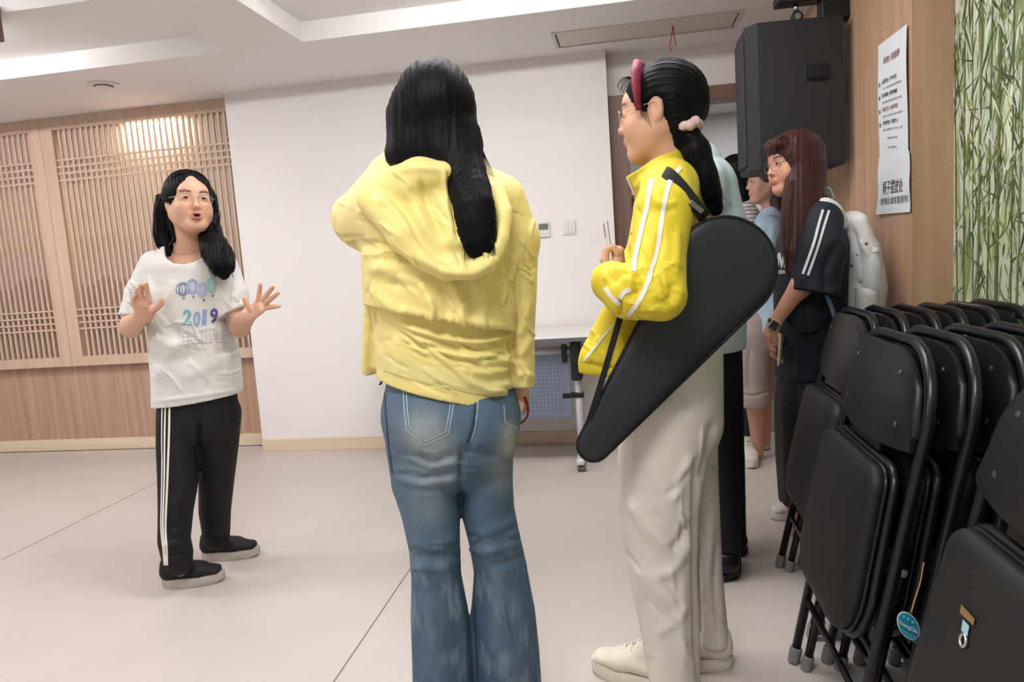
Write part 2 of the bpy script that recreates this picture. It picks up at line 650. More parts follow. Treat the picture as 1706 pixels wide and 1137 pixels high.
for i in range(4):
    x = -.378 + i * .0185
    MB().box((x, Y_FAR - .012, 1.320), (x + .0165, Y_FAR - .007, 1.390), 0.002).build('rocker', M_gloss, t)

# ------------------------------------------------------------------ corridor shelf
t = empty('wall_shelf', (0.1, 6.5, 1.5))
tag(t, 'brown wall shelf glimpsed through the doorway beside the door frame', 'shelf')
zs = at_y(1048, 331, 6.45)[2]
MB().box((-.25, 6.38, zs - .02), (.6, 6.6, zs + .02), 0.002).build('board', M_dark, t)
MB().box((-.2, 6.55, zs - .12), (-.17, 6.6, zs - .02)).build('bracket', M_dark, t)
MB().box((.5, 6.55, zs - .12), (.53, 6.6, zs - .02)).build('bracket', M_dark, t)
b = empty('storage_box', (0.0, 6.48, zs + .02))
tag(b, 'white box standing on the brown shelf beyond the doorway', 'box')
MB().box((-.13, 6.42, zs + .02), (.10, 6.56, zs + .13), 0.006).build('body', M_gloss, b)
MB().box((-.135, 6.415, zs + .105), (.105, 6.565, zs + .137), 0.004).build('lid', mat('box_lid', rgb(215, 215, 220), 0.4), b)

# ------------------------------------------------------------------ bamboo mural (flat print with its own inks)
t = MB().box((X_MUR - .004, Y_B + .2, 0.06), (X_MUR - .0005, Y_PIL - .004, Z_C - .01)).build(
    'bamboo_mural', mat('mural_ground', rgb(192, 201, 176), 0.55, var=0.14, vscale=5.0, vstretch=(1, 1.6, 1), detail=6))
tag(t, 'large printed mural of green bamboo stalks and leaves on the wall', 'mural')


def mural_print():
    rnd = random.Random(3)
    V, F, Ccol = [], [], []
    ylo, yhi, zlo, zhi = 0.9, Y_PIL - .006, 0.08, Z_C - .012
    clampy = lambda y: min(max(y, ylo), yhi)
    clampz = lambda z: min(max(z, zlo), zhi)

    def poly(pts, col, lift):
        b0 = len(V)
        for (y, z) in pts:
            V.append((X_MUR - .004 - lift, clampy(y), clampz(z)))
            Ccol.append(col)
        F.append(tuple(range(b0, b0 + len(pts))))

    def ink(c, j=10):
        return lin(tuple(min(255, max(0, q + rnd.randint(-j, j))) / 255 for q in c))
    pale = [(188, 198, 170), (202, 210, 188), (176, 188, 152), (212, 218, 202)]
    mids = [(136, 150, 98), (152, 164, 114), (120, 134, 82), (166, 176, 132)]
    darks = [(72, 88, 48), (88, 104, 60), (60, 74, 40), (104, 118, 72)]

    def leaf(y, z, L, wd, a, col, lift):
        ca, sa = math.cos(a), math.sin(a)
        poly([(y + ca * s_ * L - sa * t_ * wd, z + sa * s_ * L + ca * t_ * wd) for (s_, t_) in ((0, 0), (.3, 1), (.65, .75), (1, 0), (.65, -.75), (.3, -1))], col, lift)
    # broad pale and mid washes
    for i in range(420):
        leaf(rnd.uniform(ylo, yhi), rnd.uniform(zlo, zhi), rnd.uniform(.12, .4), rnd.uniform(.012, .035), 1.57 * rnd.choice((-1, 1)) + rnd.uniform(-.25, .25), ink(rnd.choice(pale + pale + mids)), .0002 + i * 4e-7)
    # clumps of foliage: dense where a slow wave is high
    def dens(y, z):
        return .5 + .5 * math.sin(y * 17 + 2.2 * math.sin(z * 3.1)) * math.sin(z * 4.3 + 1.2 * math.sin(y * 9) + 1)
    n_ = 0
    while n_ < 2600:
        y, z = rnd.uniform(ylo, yhi), rnd.uniform(zlo, zhi)
        d_ = dens(y, z) * (.55 + .45 * (z - zlo) / (zhi - zlo))
        if rnd.random() > d_ ** 1.3:
            continue
        col = ink(rnd.choice(mids + darks + darks[:2]) if rnd.random() < .75 else rnd.choice(pale))
        leaf(y, z, rnd.uniform(.04, .15), rnd.uniform(.002, .007), rnd.choice((-1.2, -1.5, -1.9, -1.0, -2.1)) + rnd.uniform(-.3, .3), col, .0006 + n_ * 1e-7)
        n_ += 1
    # stalks
    stalks = [(2.735, .008, 2), (2.68, .012, 3), (2.615, .006, 0), (2.575, .018, 3), (2.51, .012, 1), (2.455, .022, 1), (2.37, .008, 1), (2.33, .014, 3), (2.26, .020, 1)]
    y = 2.2
    while y > ylo + .03:
        stalks.append((y, rnd.choice((.006, .01, .014, .02, .026)), rnd.randint(0, 3)))
        y -= rnd.uniform(.05, .11)
    for k, (y, wd, ci) in enumerate(stalks):
        col = ink(darks[ci], 6)
        tilt = rnd.uniform(-.035, .035)
        z = zlo + rnd.uniform(0, .1)
        dk = tuple(c * .7 for c in col)
        lt = tuple(min(1, c * 1.7) for c in col)
        while z < zhi:
            z2 = min(z + rnd.uniform(.18, .32), zhi)
            y0, y1 = y + tilt * (z - 1.2), y + tilt * (z2 - 1.2)
            poly([(y0 - wd / 2, z), (y0 + wd / 2, z), (y1 + wd / 2, z2), (y1 - wd / 2, z2)], col, .0010)
            poly([(y0 - wd * .5, z), (y0 - wd * .2, z), (y1 - wd * .2, z2), (y1 - wd * .5, z2)], dk, .0012)
            poly([(y0 + wd * .1, z), (y0 + wd * .32, z), (y1 + wd * .32, z2), (y1 + wd * .1, z2)], lt, .0012)
            poly([(y1 - wd * .66, z2 - .006), (y1 + wd * .66, z2 - .006), (y1 + wd * .66, z2), (y1 - wd * .66, z2)], dk, .0014)
            if rnd.random() < .55:
                sg = rnd.choice((-1, 1))
                tl = rnd.uniform(.08, .2)
                rise = rnd.uniform(.1, .9) * tl
                poly([(y1, z2 - .003), (y1 + sg * tl * .5, z2 + rise * .35), (y1 + sg * tl, z2 + rise), (y1 + sg * tl * .5, z2 + rise * .35 + .004), (y1, z2 + .003)], dk, .0013)
            z = z2
    for i in range(2600):
        y, z = rnd.uniform(ylo, yhi), zlo + (zhi - zlo) * rnd.random() ** .7
        if rnd.random() > dens(y + .3, z) + .15:
            continue
        leaf(y, z, rnd.uniform(.04, .12), rnd.uniform(.002, .0055), rnd.choice((-1.2, -1.5, -1.9, -2.3, -.8)) + rnd.uniform(-.3, .3), ink(rnd.choice(darks + mids + pale[:2])), .0017 + i * 1e-7)
    me = bpy.data.meshes.new('bamboo_print')
    me.from_pydata(V, [], F)
    ca = me.color_attributes.new('ink', 'FLOAT_COLOR', 'POINT')
    ca.data.foreach_set('color', np.array([c + (1.0,) for c in Ccol], np.float32).ravel())
    o = finish('bamboo_print', me, mat('mural_ink', (1, 1, 1, 1), 0.55, attr='ink'), t)
    tag(o, kind='stuff')


mural_print()

# ------------------------------------------------------------------ paper notices
M_paper = mat('paper', rgb(222, 226, 230), 0.6)
M_ink = mat('black_ink', rgb(48, 48, 52), 0.7)
M_ink_r = mat('red_ink', rgb(140, 84, 80), 0.7)
M_ink_g = mat('green_ink', rgb(96, 130, 118), 0.7)


def notice(name, corners, label, bow, lines):
    """corners: four photo positions (top-left, top-right, bottom-right, bottom-left) on the veneer plane."""
    P = [at_x(x, y, X_PIL - .0015) for x, y in corners]

    def pt(u, v, lift=0.0):
        a = P[0] * (1 - u) * (1 - v) + P[1] * u * (1 - v) + P[2] * u * v + P[3] * (1 - u) * v
        return a + np.array([-(bow(u, v) + lift), 0, 0])
    n, m = 9, 14
    V = [pt(i / n, j / m) for j in range(m + 1) for i in range(n + 1)]
    F = [(j * (n + 1) + i, j * (n + 1) + i + 1, (j + 1) * (n + 1) + i + 1, (j + 1) * (n + 1) + i) for j in range(m) for i in range(n)]
    o = obj_from(name, V, F, M_paper, None, True)
    tag(o, label, 'notice')
    for (txt, u0, v0, uw, vh, mt, bold, slant) in lines:
        tv, tf, sz = text_mesh(txt, bold=bold)
        VV = []
        for (x, y) in tv:
            u = u0 + uw * x / sz[0]
            v = v0 - vh * y / sz[1]
            VV.append(pt(u, v, .0012))
        obj_from('lettering', VV, tf, mt, o)
    return o


blt = []
for i, (h, s) in enumerate((('借用登记  按时归还', '一次一组请勿超时使用场地'), ('爱护器材  损坏赔偿', '请勿移动或拆卸室内设备'), ('注意卫生  垃圾带走', '请将 垃圾 带走 并关 闭电源'), ('文明使用  不得扰人', '保持 安静请勿 干扰 他人 活动'))):
    v = 0.36 + i * .118
    blt += [(h, .16, v, .52, .036, (M_ink, M_ink, M_ink_r, M_ink)[i], 0.018, 0), (s, .17, v + .052, .66, .02, M_ink, 0.0, 0), ('■', .04, v + .012, .06, .036, M_ink_g, 0.0, 0)]
notice('paper_notice', ((1464.5, 76), (1514, 39.5), (1516, 262), (1467, 264)), 'tall white notice sheet with a list of rules on the wood pillar',
       lambda u, v: .003 + .004 * math.sin(3.1 * v + u) ** 2 + (.012 * max(0, u - .7) * math.sin(v * math.pi)),
       [('场地使用指南', .20, .20, .58, .062, M_ink_r, 0.01, 0)] + blt + [('请爱惜 场 地公物', .3, .84, .34, .02, M_ink, 0, 0), ('活动 管理中心', .32, .92, .32, .02, M_ink, 0, 0)])
notice('paper_notice', ((1466.5, 263), (1518.5, 251), (1519.3, 353), (1464.5, 357.5)), 'lower white notice sheet with big black characters on the wood pillar',
       lambda u, v: .005 + .003 * math.sin(5 * v + 2 * u) ** 2 + .02 * max(0, v - .8) * max(0, .5 - u) * 2,
       [('椅子摆放处', .16, .66, .66, .24, M_ink, 0.004, 0), ('（使用后请恢复原样）', .10, .84, .88, .13, M_ink, 0.0, 0)])

# ------------------------------------------------------------------ loudspeaker
t = empty('loudspeaker', (.77, 3.6, 1.49))
tag(t, 'big black loudspeaker hung high in the corner by the wood pillar', 'loudspeaker')
M_spk = mat('speaker_paint', rgb(34, 34, 36), 0.55, bump=0.05, bscale=300)
M_grille = mat('speaker_grille', rgb(44, 45, 48), 0.6, bump=0.3, bscale=500)
M_blk = mat('black_plastic', rgb(20, 20, 21), 0.425)
ol = [(.600, 3.36), (.955, 3.39), (.955, 3.60), (.600, 3.70), (.555, 3.66), (.555, 3.42)]
MB().prism([(x, y, 1.50) for x, y in ol], (0, 0, .625), 0.008).build('cabinet', M_spk, t)
MB().box((.545, 3.435, 1.53), (.556, 3.645, 2.095), 0.004).build('grille', M_grille, t)
hx0, hx1, hz0, hz1 = .80, .885, 1.87, 1.925
h = MB()
h.box((hx0, 3.368, hz0), (hx1, 3.385, hz1), 0.004)
h.build('handle_recess', mat('recess_black', rgb(8, 8, 8), 0.8), t)
h = MB()
ring = []
for (sx, sz, ph) in ((1, 1, 0), (-1, 1, 90), (-1, -1, 180), (1, -1, 270)):
    for k in range(4):
        a = math.radians(ph + k * 30)
        ring.append(((hx0 + hx1) / 2 + sx * .034 + .012 * math.cos(a), 3.3775, (hz0 + hz1) / 2 + sz * .019 + .012 * math.sin(a)))
h.tube(ring, .0045, 6, closed=True)
h.build('handle_rim', M_blk, t, True)
MB().box((.62, 3.42, 2.125), (.94, 3.58, 2.131), 0.001).build('top_plate', M_blk, t)
b = MB()
b.disc_cyl((.790, 3.47, 2.160), (0, 1, 0), .026, .03, 20, .004)
b.build('swivel', M_blk, t)
MB().disc_cyl((.790, 3.462, 2.160), (0, 1, 0), .014, .008, 16).build('swivel_bolt', mat('chrome', rgb(190, 190, 192), 0.25, 1.0), t)
MB().tube([(.788, 3.485, 2.18), (.786, 3.485, 2.225)], .011, 12).build('stem', MATS['chrome'], t, True)
MB().box((.70, 3.44, 2.215), (.90, 3.53, 2.25), 0.004).build('bracket_arm', M_blk, t)
MB().box((.885, 3.44, 2.13), (.999, 3.53, 2.36), 0.004).build('wall_plate', M_blk, t)

# ------------------------------------------------------------------ folding table on casters
t = empty('folding_table', (-.8, 4.1, 0))
tag(t, 'white folding table on casters against the white wall behind the girls', 'table')
M_top = mat('table_laminate', rgb(226, 224, 222), 0.35)
M_edge = mat('table_edge', rgb(96, 100, 108), 0.5)
M_steel = mat('table_leg_paint', rgb(214, 216, 220), 0.35, 0.2)
M_pan = mat('panel_paint', rgb(112, 122, 140), 0.5)
MB().box((-1.47, 3.86, .728), (-.165, 4.43, .75), 0.002).build('tabletop', M_top, t)
e = MB()
e.box((-1.474, 3.854, .724), (-.161, 3.860, .746), 0.001)
e.box((-.165, 3.86, .724), (-.159, 4.43, .746), 0.001)
e.box((-1.476, 3.86, .724), (-1.470, 4.43, .746), 0.001)
e.build('edge_band', M_edge, t)
MB().tube([(-1.38, 3.99, .655), (-.33, 3.99, .655)], .030, 14).build('cross_tube', M_steel, t, True)
for x in (-1.36, -.305):
    leg = MB()
    leg.tube([(x, 3.97, .06), (x, 3.98, .50), (x, 4.02, .62)], .021, 14)
    lg = leg.build('leg', M_steel, t, True)
    f = MB()
    f.box((x - .022, 3.82, .045), (x + .022, 4.40, .082), 0.01)
    f.build('foot_bar', M_steel, t)
    MB().box((x - .03, 3.90, .50), (x + .03, 4.20, .724), 0.012).build('hinge_bracket', M_blk, t)
    MB().box((x - .09 if x > -1 else x, 3.952, .395), (x + .03 if x > -1 else x + .09, 3.985, .425), 0.004).build('clip', M_blk, t)
    for y in (3.875, 4.36):
        cs = empty('caster', (x, y, 0))
        cs.parent = t
        cs.matrix_parent_inverse = t.matrix_basis.inverted()
        cw = MB()
        cw.disc_cyl((x - .022, y, .029), (1, 0, 0), .029, .016, 20, .003)
        cw.disc_cyl((x + .008, y, .029), (1, 0, 0), .029, .016, 20, .003)
        cw.build('wheel', mat('caster_grey', rgb(120, 120, 122), 0.5), cs)
        MB().box((x - .012, y - .016, .024), (x + .012, y + .016, .06), 0.004).build('fork', M_blk, cs)
MB().box((-1.33, 3.955, .285), (-.345, 3.962, .642), 0.003).build('modesty_panel', M_pan, t)
hol = MB()
for i in range(42):
    for j in range(13):
        x, z = -1.29 + i * .022, .33 + j * .0215
        hol.box((x - .0026, 3.9535, z - .0026), (x + .0026, 3.9552, z + .0026))
tag(hol.build('perforation', mat('hole_dark', rgb(66, 74, 90), 0.8), t), kind='stuff')
MB().box((-.385, 3.94, .60), (-.355, 3.975, .70), 0.004).build('panel_hook', M_blk, t)

# ------------------------------------------------------------------ folding chairs in three leaning stacks
M_chair = mat('chair_vinyl', rgb(20, 20, 20), 0.58, bump=0.08, bscale=220)
M_panel = mat('chair_back_paint', rgb(20, 20, 21), 0.42, bump=0.02, bscale=120)
M_tube = mat('chair_tube', rgb(20, 19, 21), 0.3)
M_rub = mat('rubber_foot', rgb(128, 124, 122), 0.7)
M_rivet = mat('rivet_steel', rgb(110, 108, 106), 0.35, 0.8)
M_cap = mat('white_cap', rgb(205, 203, 200), 0.5)


def chair_proto():
    """Folded chair, standing: local x = width, local y = away from the seat side, z = up. Feet on z = 0."""
    W2 = .242
    t = empty('folding_chair')
    # tall frame: inverted U, rounded shoulders
    pts = [(-W2, 0, .03), (-W2, 0, .62)]
    for k in range(9):
        a = math.pi - k * (math.pi / 2) / 8
        pts.append((-W2 + .15 + .15 * math.cos(a), -.004 * k / 8, .775 + .155 * math.sin(a)))
    pts += [(-x, y, z) for (x, y, z) in reversed(pts)]
    MB().tube(pts, .0125, 10).build('back_frame', M_tube, t, True)
    # backrest: curved steel sheet with rounded upper corners
    n, m = 18, 10
    V, F = [], []
    zb = .725
    for s in (0, 1):
        for j in range(m + 1):
            v = j / m
            for i in range(n + 1):
                u = i / n * 2 - 1
                hw = W2 - .006
                zt = .918 - .155 * (1 - math.sqrt(max(0, 1 - (max(0, abs(u) * hw - (hw - .15)) / .15) ** 2)))
                low = zb - .018 * (1 - u * u)
                z = low + (zt - low) * v
                y = -.018 - .020 * (1 - u * u) * (1 if True else 0) + s * .010 - .006 * math.sin(v * math.pi)
                V.append((u * hw, y, z))
    k0 = (n + 1) * (m + 1)
    for j in range(m):
        for i in range(n):
            a = j * (n + 1) + i
            F.append((a, a + 1, a + n + 2, a + n + 1))
            F.append((k0 + a + n + 1, k0 + a + n + 2, k0 + a + 1, k0 + a))
    edge = [i for i in range(n + 1)] + [j * (n + 1) + n for j in range(1, m + 1)] + [m * (n + 1) + i for i in range(n - 1, -1, -1)] + [j * (n + 1) for j in range(m - 1, 0, -1)]
    for a, b in zip(edge, edge[1:] + edge[:1]):
        F.append((b, a, k0 + a, k0 + b))
    o = obj_from('backrest', V, F, M_panel, t, True)
    es = o.modifiers.new('split', 'EDGE_SPLIT')
    es.split_angle = math.radians(50)
    for (x, z) in ((.14, .868), (-.14, .868), (.165, .765), (-.165, .765)):
        MB().disc_cyl((x, -.041 + .02 * (x / .22) ** 2, z), (0, -1, 0), .006, .004, 10, .001).build('rivet', M_rivet, o)
    # seat pad, folded up against the frame
    def seat_outline(g=0.0):
        out = []
        for (cx_, cz_, rad, a0, a1) in ((.152, .622, .050, 0, 90), (-.152, .622, .050, 90, 180), (-.11, .400, .105, 180, 270), (.11, .400, .105, 270, 360)):
            for k in range(7):
                a = math.radians(a0 + (a1 - a0) * k / 6)
                out.append((cx_ + (rad + g) * math.cos(a), cz_ + (rad + g) * math.sin(a)))
        return out
    so = seat_outline()
    V, F = [], []
    prof = [(-.012, -.030), (0, -.034), (.0, -.052), (-.006, -.062), (-.030, -.068), (-.08, -.072)]
    N = len(so)
    for (g, y) in prof:
        cxm, czm = 0, .49
        for (x, z) in seat_outline(g if g > -.05 else 0):
            if g <= -.05:
                x, z = x * .45, czm + (z - czm) * .45
            V.append((x, y, z))
    for j in range(len(prof) - 1):
        for i in range(N):
            F.append((j * N + i, j * N + (i + 1) % N, (j + 1) * N + (i + 1) % N, (j + 1) * N + i))
    F.append(tuple(range((len(prof) - 1) * N, len(prof) * N)))
    F.append(tuple(reversed(range(N))))
    seat = obj_from('seat', V, F, M_chair, t, True)
    MB().tube([(x, -.036, z) for x, z in seat_outline(.002)], .005, 6, closed=True).build('piping', M_tube, seat, True)
    MB().tube([(x, -.020, z) for x, z in seat_outline(.004)], .0105, 8, closed=True).build('seat_frame', M_tube, t, True)
    # second pair of legs, with a cross bar
    for s in (-1, 1):
        MB().tube([(s * .208, .026, .03), (s * .210, .026, .47)], .0115, 10).build('leg', M_tube, t, True)
        MB().disc_cyl((s * .210, .026, .468), (0, 0, 1), .0125, .016, 12, .004).build('tube_cap', M_cap, t)
        MB().disc_cyl((s * W2, 0, 0), (0, 0, 1), .0165, .042, 14, .003).build('rubber_foot', M_rub, t)
        MB().disc_cyl((s * .208, .026, 0), (0, 0, 1), .0155, .042, 14, .003).build('rubber_foot', M_rub, t)
        MB().box((s * .213 - .004, -.02, .47), (s * .213 + .004, .035, .52), 0.002).build('hinge', M_tube, t)
    MB().tube([(-W2, 0, .185), (W2, 0, .185)], .0085, 8).build('crossbar', M_tube, t, True)
    MB().tube([(-.208, .026, .245), (.208, .026, .245)], .0085, 8).build('crossbar', M_tube, t, True)
    MB().box((-.10, -.030, .690), (.10, -.014, .712), 0.003).build('seat_stop', M_tube, t)
    return t


def copy_tree(o, parent=None):
    c_ = o.copy()
    link(c_)
    c_.parent = parent
    if parent is not None:
        c_.matrix_parent_inverse = o.matrix_parent_inverse.copy()
    for ch in o.children:
        copy_tree(ch, c_)
    return c_


ORD = ['first', 'second', 'third', 'fourth', 'fifth', 'sixth', 'seventh']


def place_chair(o, x, y0, lean, twist=0.0):
    # local x -> world y, local y -> world x (away from the seat side), leaning to +x
    L = Matrix.Rotation(math.radians(lean), 4, 'Y')
    R_ = Matrix.Rotation(math.radians(-90 + twist), 4, 'Z')
    o.matrix_basis = Matrix.Translation((x, y0, 0.004)) @ L @ R_ @ Matrix.Diagonal((1.03, 1.0, 1.045, 1.0))
    return o


proto = chair_proto()
used = False


def stack(xs, y0, lean, where, group, dz=0):
    global used
    out = []
    n = len(xs)
    for i, x in enumerate(xs):
        if not used:
            o = proto
            used = True
        else:
            o = copy_tree(proto)
        place_chair(o, x, y0 + (0.006 if i % 2 else 0), lean, random.uniform(-1.2, 1.2))
        tag(o, 'black folded chair, %s from the open floor in the stack %s' % (ORD[i], where), 'chair', group)
        out.append(o)
    return out


st_a = stack([.430 + .092 * i for i in range(5)], 1.09, 13.0, 'closest to the camera', 'nearest stack of black folding chairs')
st_b = stack([.408 + .088 * i for i in range(6)], 1.77, 12.0, 'in the middle', 'middle stack of black folding chairs')
st_c = stack([.493 + .080 * i for i in range(6)], 2.40, 13.0, 'beside the wood pillar', 'far stack of black folding chairs')
# ------------------------------------------------------------------ sculpting: blended solids turned into one continuous surface
def unit(v):
    v = np.asarray(v, float)
    return v / max(np.linalg.norm(v), 1e-9)


class Clay:
    """A list of smoothly blended solids; mesh() returns one continuous skin around them."""

    def __init__(self, h=0.006):
        self.h = h
        self.ops = []
        self.lo = np.full(3, 1e9)
        self.hi = np.full(3, -1e9)

    def _grow(self, lo, hi):
        self.lo = np.minimum(self.lo, lo)
        self.hi = np.maximum(self.hi, hi)

    def cone(self, a, b, ra, rb, xdir=None, k=0.02, cut=False, cap=1.0):
        a, b = np.asarray(a, float), np.asarray(b, float)
        ra = (ra, ra) if np.isscalar(ra) else tuple(ra)
        rb = (rb, rb) if np.isscalar(rb) else tuple(rb)
        R = max(ra + rb)
        lo, hi = np.minimum(a, b) - R, np.maximum(a, b) + R
        if not cut:
            self._grow(lo, hi)
        ax = b - a
        L = np.linalg.norm(ax)
        z = ax / L if L > 1e-6 else np.array([0, 0, 1.0])
        if xdir is None:
            xdir = np.array([1.0, 0, 0]) if abs(z[0]) < 0.9 else np.array([0, 1.0, 0])
        x = np.asarray(xdir, float) - z * (np.asarray(xdir, float) @ z)
        x = unit(x)
        y = np.cross(z, x)

        def f(X, Y, Z):
            qx, qy, qz = X - a[0], Y - a[1], Z - a[2]
            w = qx * z[0] + qy * z[1] + qz * z[2]
            t = np.clip(w / max(L, 1e-6), 0, 1)
            u = qx * x[0] + qy * x[1] + qz * x[2]
            v = qx * y[0] + qy * y[1] + qz * y[2]
            o = (w - t * L)
            rx = ra[0] + (rb[0] - ra[0]) * t
            ry = ra[1] + (rb[1] - ra[1]) * t
            rz = np.minimum(rx, ry) * cap
            k0 = np.sqrt((u / rx) ** 2 + (v / ry) ** 2 + (o / rz) ** 2)
            k1 = np.sqrt((u / rx ** 2) ** 2 + (v / ry ** 2) ** 2 + (o / rz ** 2) ** 2)
            return k0 * (k0 - 1) / np.maximum(k1, 1e-6)
        self.ops.append((lo, hi, f, k, cut))
        return self

    def ball(self, c, r, axes=None, k=0.02, cut=False):
        c = np.asarray(c, float)
        r = np.array([r] * 3 if np.isscalar(r) else r, float)
        A = np.eye(3) if axes is None else np.asarray(axes, float)
        R = r.max()
        if not cut:
            self._grow(c - R, c + R)

        def f(X, Y, Z):
            qx, qy, qz = X - c[0], Y - c[1], Z - c[2]
            u = (qx * A[0, 0] + qy * A[0, 1] + qz * A[0, 2])
            v = (qx * A[1, 0] + qy * A[1, 1] + qz * A[1, 2])
            w = (qx * A[2, 0] + qy * A[2, 1] + qz * A[2, 2])
            k0 = np.sqrt((u / r[0]) ** 2 + (v / r[1]) ** 2 + (w / r[2]) ** 2)
            k1 = np.sqrt((u / r[0] ** 2) ** 2 + (v / r[1] ** 2) ** 2 + (w / r[2] ** 2) ** 2)
            return k0 * (k0 - 1) / np.maximum(k1, 1e-6)
        self.ops.append((c - R, c + R, f, k, cut))
        return self

    def chain(self, nodes, xdir=None, k=0.02, cut=False):
        """A limb of several segments, kept as one solid so that its joints do not bulge."""
        keep = len(self.ops)
        for (a, ra), (b, rb) in zip(nodes[:-1], nodes[1:]):
            self.cone(a, b, ra, rb, xdir, k, cut)
        part = self.ops[keep:]
        del self.ops[keep:]
        lo = np.min([o[0] for o in part], 0)
        hi = np.max([o[1] for o in part], 0)
        self.ops.append((lo, hi, [(o[0], o[1], o[2]) for o in part], k, cut))
        return self

    def clip(self, p, n, c=None, rad=9.0):
        """Cut flat: everything on the n side of the plane goes, near c."""
        p = np.asarray(p, float)
        n = unit(n)
        c = p if c is None else np.asarray(c, float)

        def f(X, Y, Z):
            return (X - p[0]) * n[0] + (Y - p[1]) * n[1] + (Z - p[2]) * n[2]
        self.ops.append((c - rad, c + rad, f, 0, 'clip'))
        return self

    def mesh(self, smooth=1, keep=None):
        h = self.h
        lo = self.lo - 4 * h
        hi = self.hi + 4 * h
        n = np.ceil((hi - lo) / h).astype(int) + 1
        ax = [lo[i] + h * np.arange(n[i]) for i in range(3)]
        F = np.full(n, 0.5, np.float32)
        def block(l, hgh, pad):
            i0 = np.maximum(np.floor((l - pad - lo) / h).astype(int), 0)
            i1 = np.minimum(np.ceil((hgh + pad - lo) / h).astype(int) + 1, n)
            return i0, i1

        def grid(i0, i1):
            return (ax[0][i0[0]:i1[0]][:, None, None].astype(np.float32), ax[1][i0[1]:i1[1]][None, :, None].astype(np.float32),
                    ax[2][i0[2]:i1[2]][None, None, :].astype(np.float32))
        for (l, hgh, f, k, cut) in self.ops:
            pad = k + 3 * h if cut != 'clip' else 0
            i0, i1 = block(l, hgh, pad)
            if (i1 <= i0).any():
                continue
            sl = tuple(slice(i0[i], i1[i]) for i in range(3))
            if isinstance(f, list):
                d = np.full(i1 - i0, 0.5, np.float32)
                for (l2, h2, g) in f:
                    j0, j1 = block(l2, h2, pad)
                    if (j1 <= j0).any():
                        continue
                    s2 = tuple(slice(j0[i] - i0[i], j1[i] - i0[i]) for i in range(3))
                    d[s2] = np.minimum(d[s2], g(*grid(j0, j1)).astype(np.float32))
            else:
                d = f(*grid(i0, i1)).astype(np.float32)
            A = F[sl]
            if cut == 'clip':
                F[sl] = np.maximum(A, d)
            elif cut:
                d = -d
                if k > 0:
                    q = np.clip(0.5 - 0.5 * (A - d) / k, 0, 1)
                    F[sl] = A * (1 - q) + d * q + k * q * (1 - q)
                else:
                    F[sl] = np.maximum(A, d)
            else:
                if k > 0:
                    q = np.clip(0.5 + 0.5 * (A - d) / k, 0, 1)
                    F[sl] = A * (1 - q) + d * q - k * q * (1 - q)
                else:
                    F[sl] = np.minimum(A, d)
        V, Q = surface_nets(F, lo, h)
        for _ in range(smooth):
            V = relax(V, Q, 0.5)
        return V, Q


def surface_nets(F, lo, h):
    S_ = F < 0
    a = S_[:-1, :-1, :-1].astype(np.int8)
    tot = a.copy()
    for (i, j, k) in ((1, 0, 0), (0, 1, 0), (0, 0, 1), (1, 1, 0), (1, 0, 1), (0, 1, 1), (1, 1, 1)):
        tot += S_[i:S_.shape[0] - 1 + i, j:S_.shape[1] - 1 + j, k:S_.shape[2] - 1 + k]
    act = (tot > 0) & (tot < 8)
    I, J, K = np.nonzero(act)
    N = len(I)
    idx = np.full(act.shape, -1, np.int64)
    idx[I, J, K] = np.arange(N)
    cor = [(0, 0, 0), (1, 0, 0), (0, 1, 0), (1, 1, 0), (0, 0, 1), (1, 0, 1), (0, 1, 1), (1, 1, 1)]
    vals = [F[I + c[0], J + c[1], K + c[2]] for c in cor]
    P = np.zeros((N, 3))
    cnt = np.zeros(N)
    for a_, b_ in ((0, 1), (2, 3), (4, 5), (6, 7), (0, 2), (1, 3), (4, 6), (5, 7), (0, 4), (1, 5), (2, 6), (3, 7)):
        va, vb = vals[a_], vals[b_]
        m = (va < 0) != (vb < 0)
        tt = np.where(m, va / np.where(m, va - vb, 1), 0)
        ca, cb = np.array(cor[a_]), np.array(cor[b_])
        P += np.where(m[:, None], ca + tt[:, None] * (cb - ca), 0)
        cnt += m
    P = P / cnt[:, None] + np.stack([I, J, K], 1)
    V = lo + P * h
    quads = []
    for axis in range(3):
        s0 = [slice(None)] * 3
        s1 = [slice(None)] * 3
        s0[axis] = slice(0, -1)
        s1[axis] = slice(1, None)
        A, B = S_[tuple(s0)], S_[tuple(s1)]
        e = np.argwhere(A != B)
        o1, o2 = (axis + 1) % 3, (axis + 2) % 3
        lim = np.array(act.shape)
        ok = (e[:, o1] > 0) & (e[:, o2] > 0) & (e[:, o1] < lim[o1]) & (e[:, o2] < lim[o2])
        e = e[ok]
        ins = A[e[:, 0], e[:, 1], e[:, 2]]
        c = []
        for (d1, d2) in ((-1, -1), (0, -1), (0, 0), (-1, 0)):
            q = e.copy()
            q[:, o1] += d1
            q[:, o2] += d2
            c.append(idx[q[:, 0], q[:, 1], q[:, 2]])
        Q = np.stack(c, 1)
        Q[~ins] = Q[~ins][:, ::-1]
        quads.append(Q)
    return V, np.concatenate(quads)


def relax(V, Q, w=0.5):
    n = len(V)
    S_ = np.zeros((n, 3))
    c = np.zeros(n)
    for i in range(4):
        a, b = Q[:, i], Q[:, (i + 1) % 4]
        for ax in range(3):
            S_[:, ax] += np.bincount(a, V[b, ax], n) + np.bincount(b, V[a, ax], n)
        c += np.bincount(a, minlength=n) + np.bincount(b, minlength=n)
    return V + w * (S_ / np.maximum(c, 1)[:, None] - V)


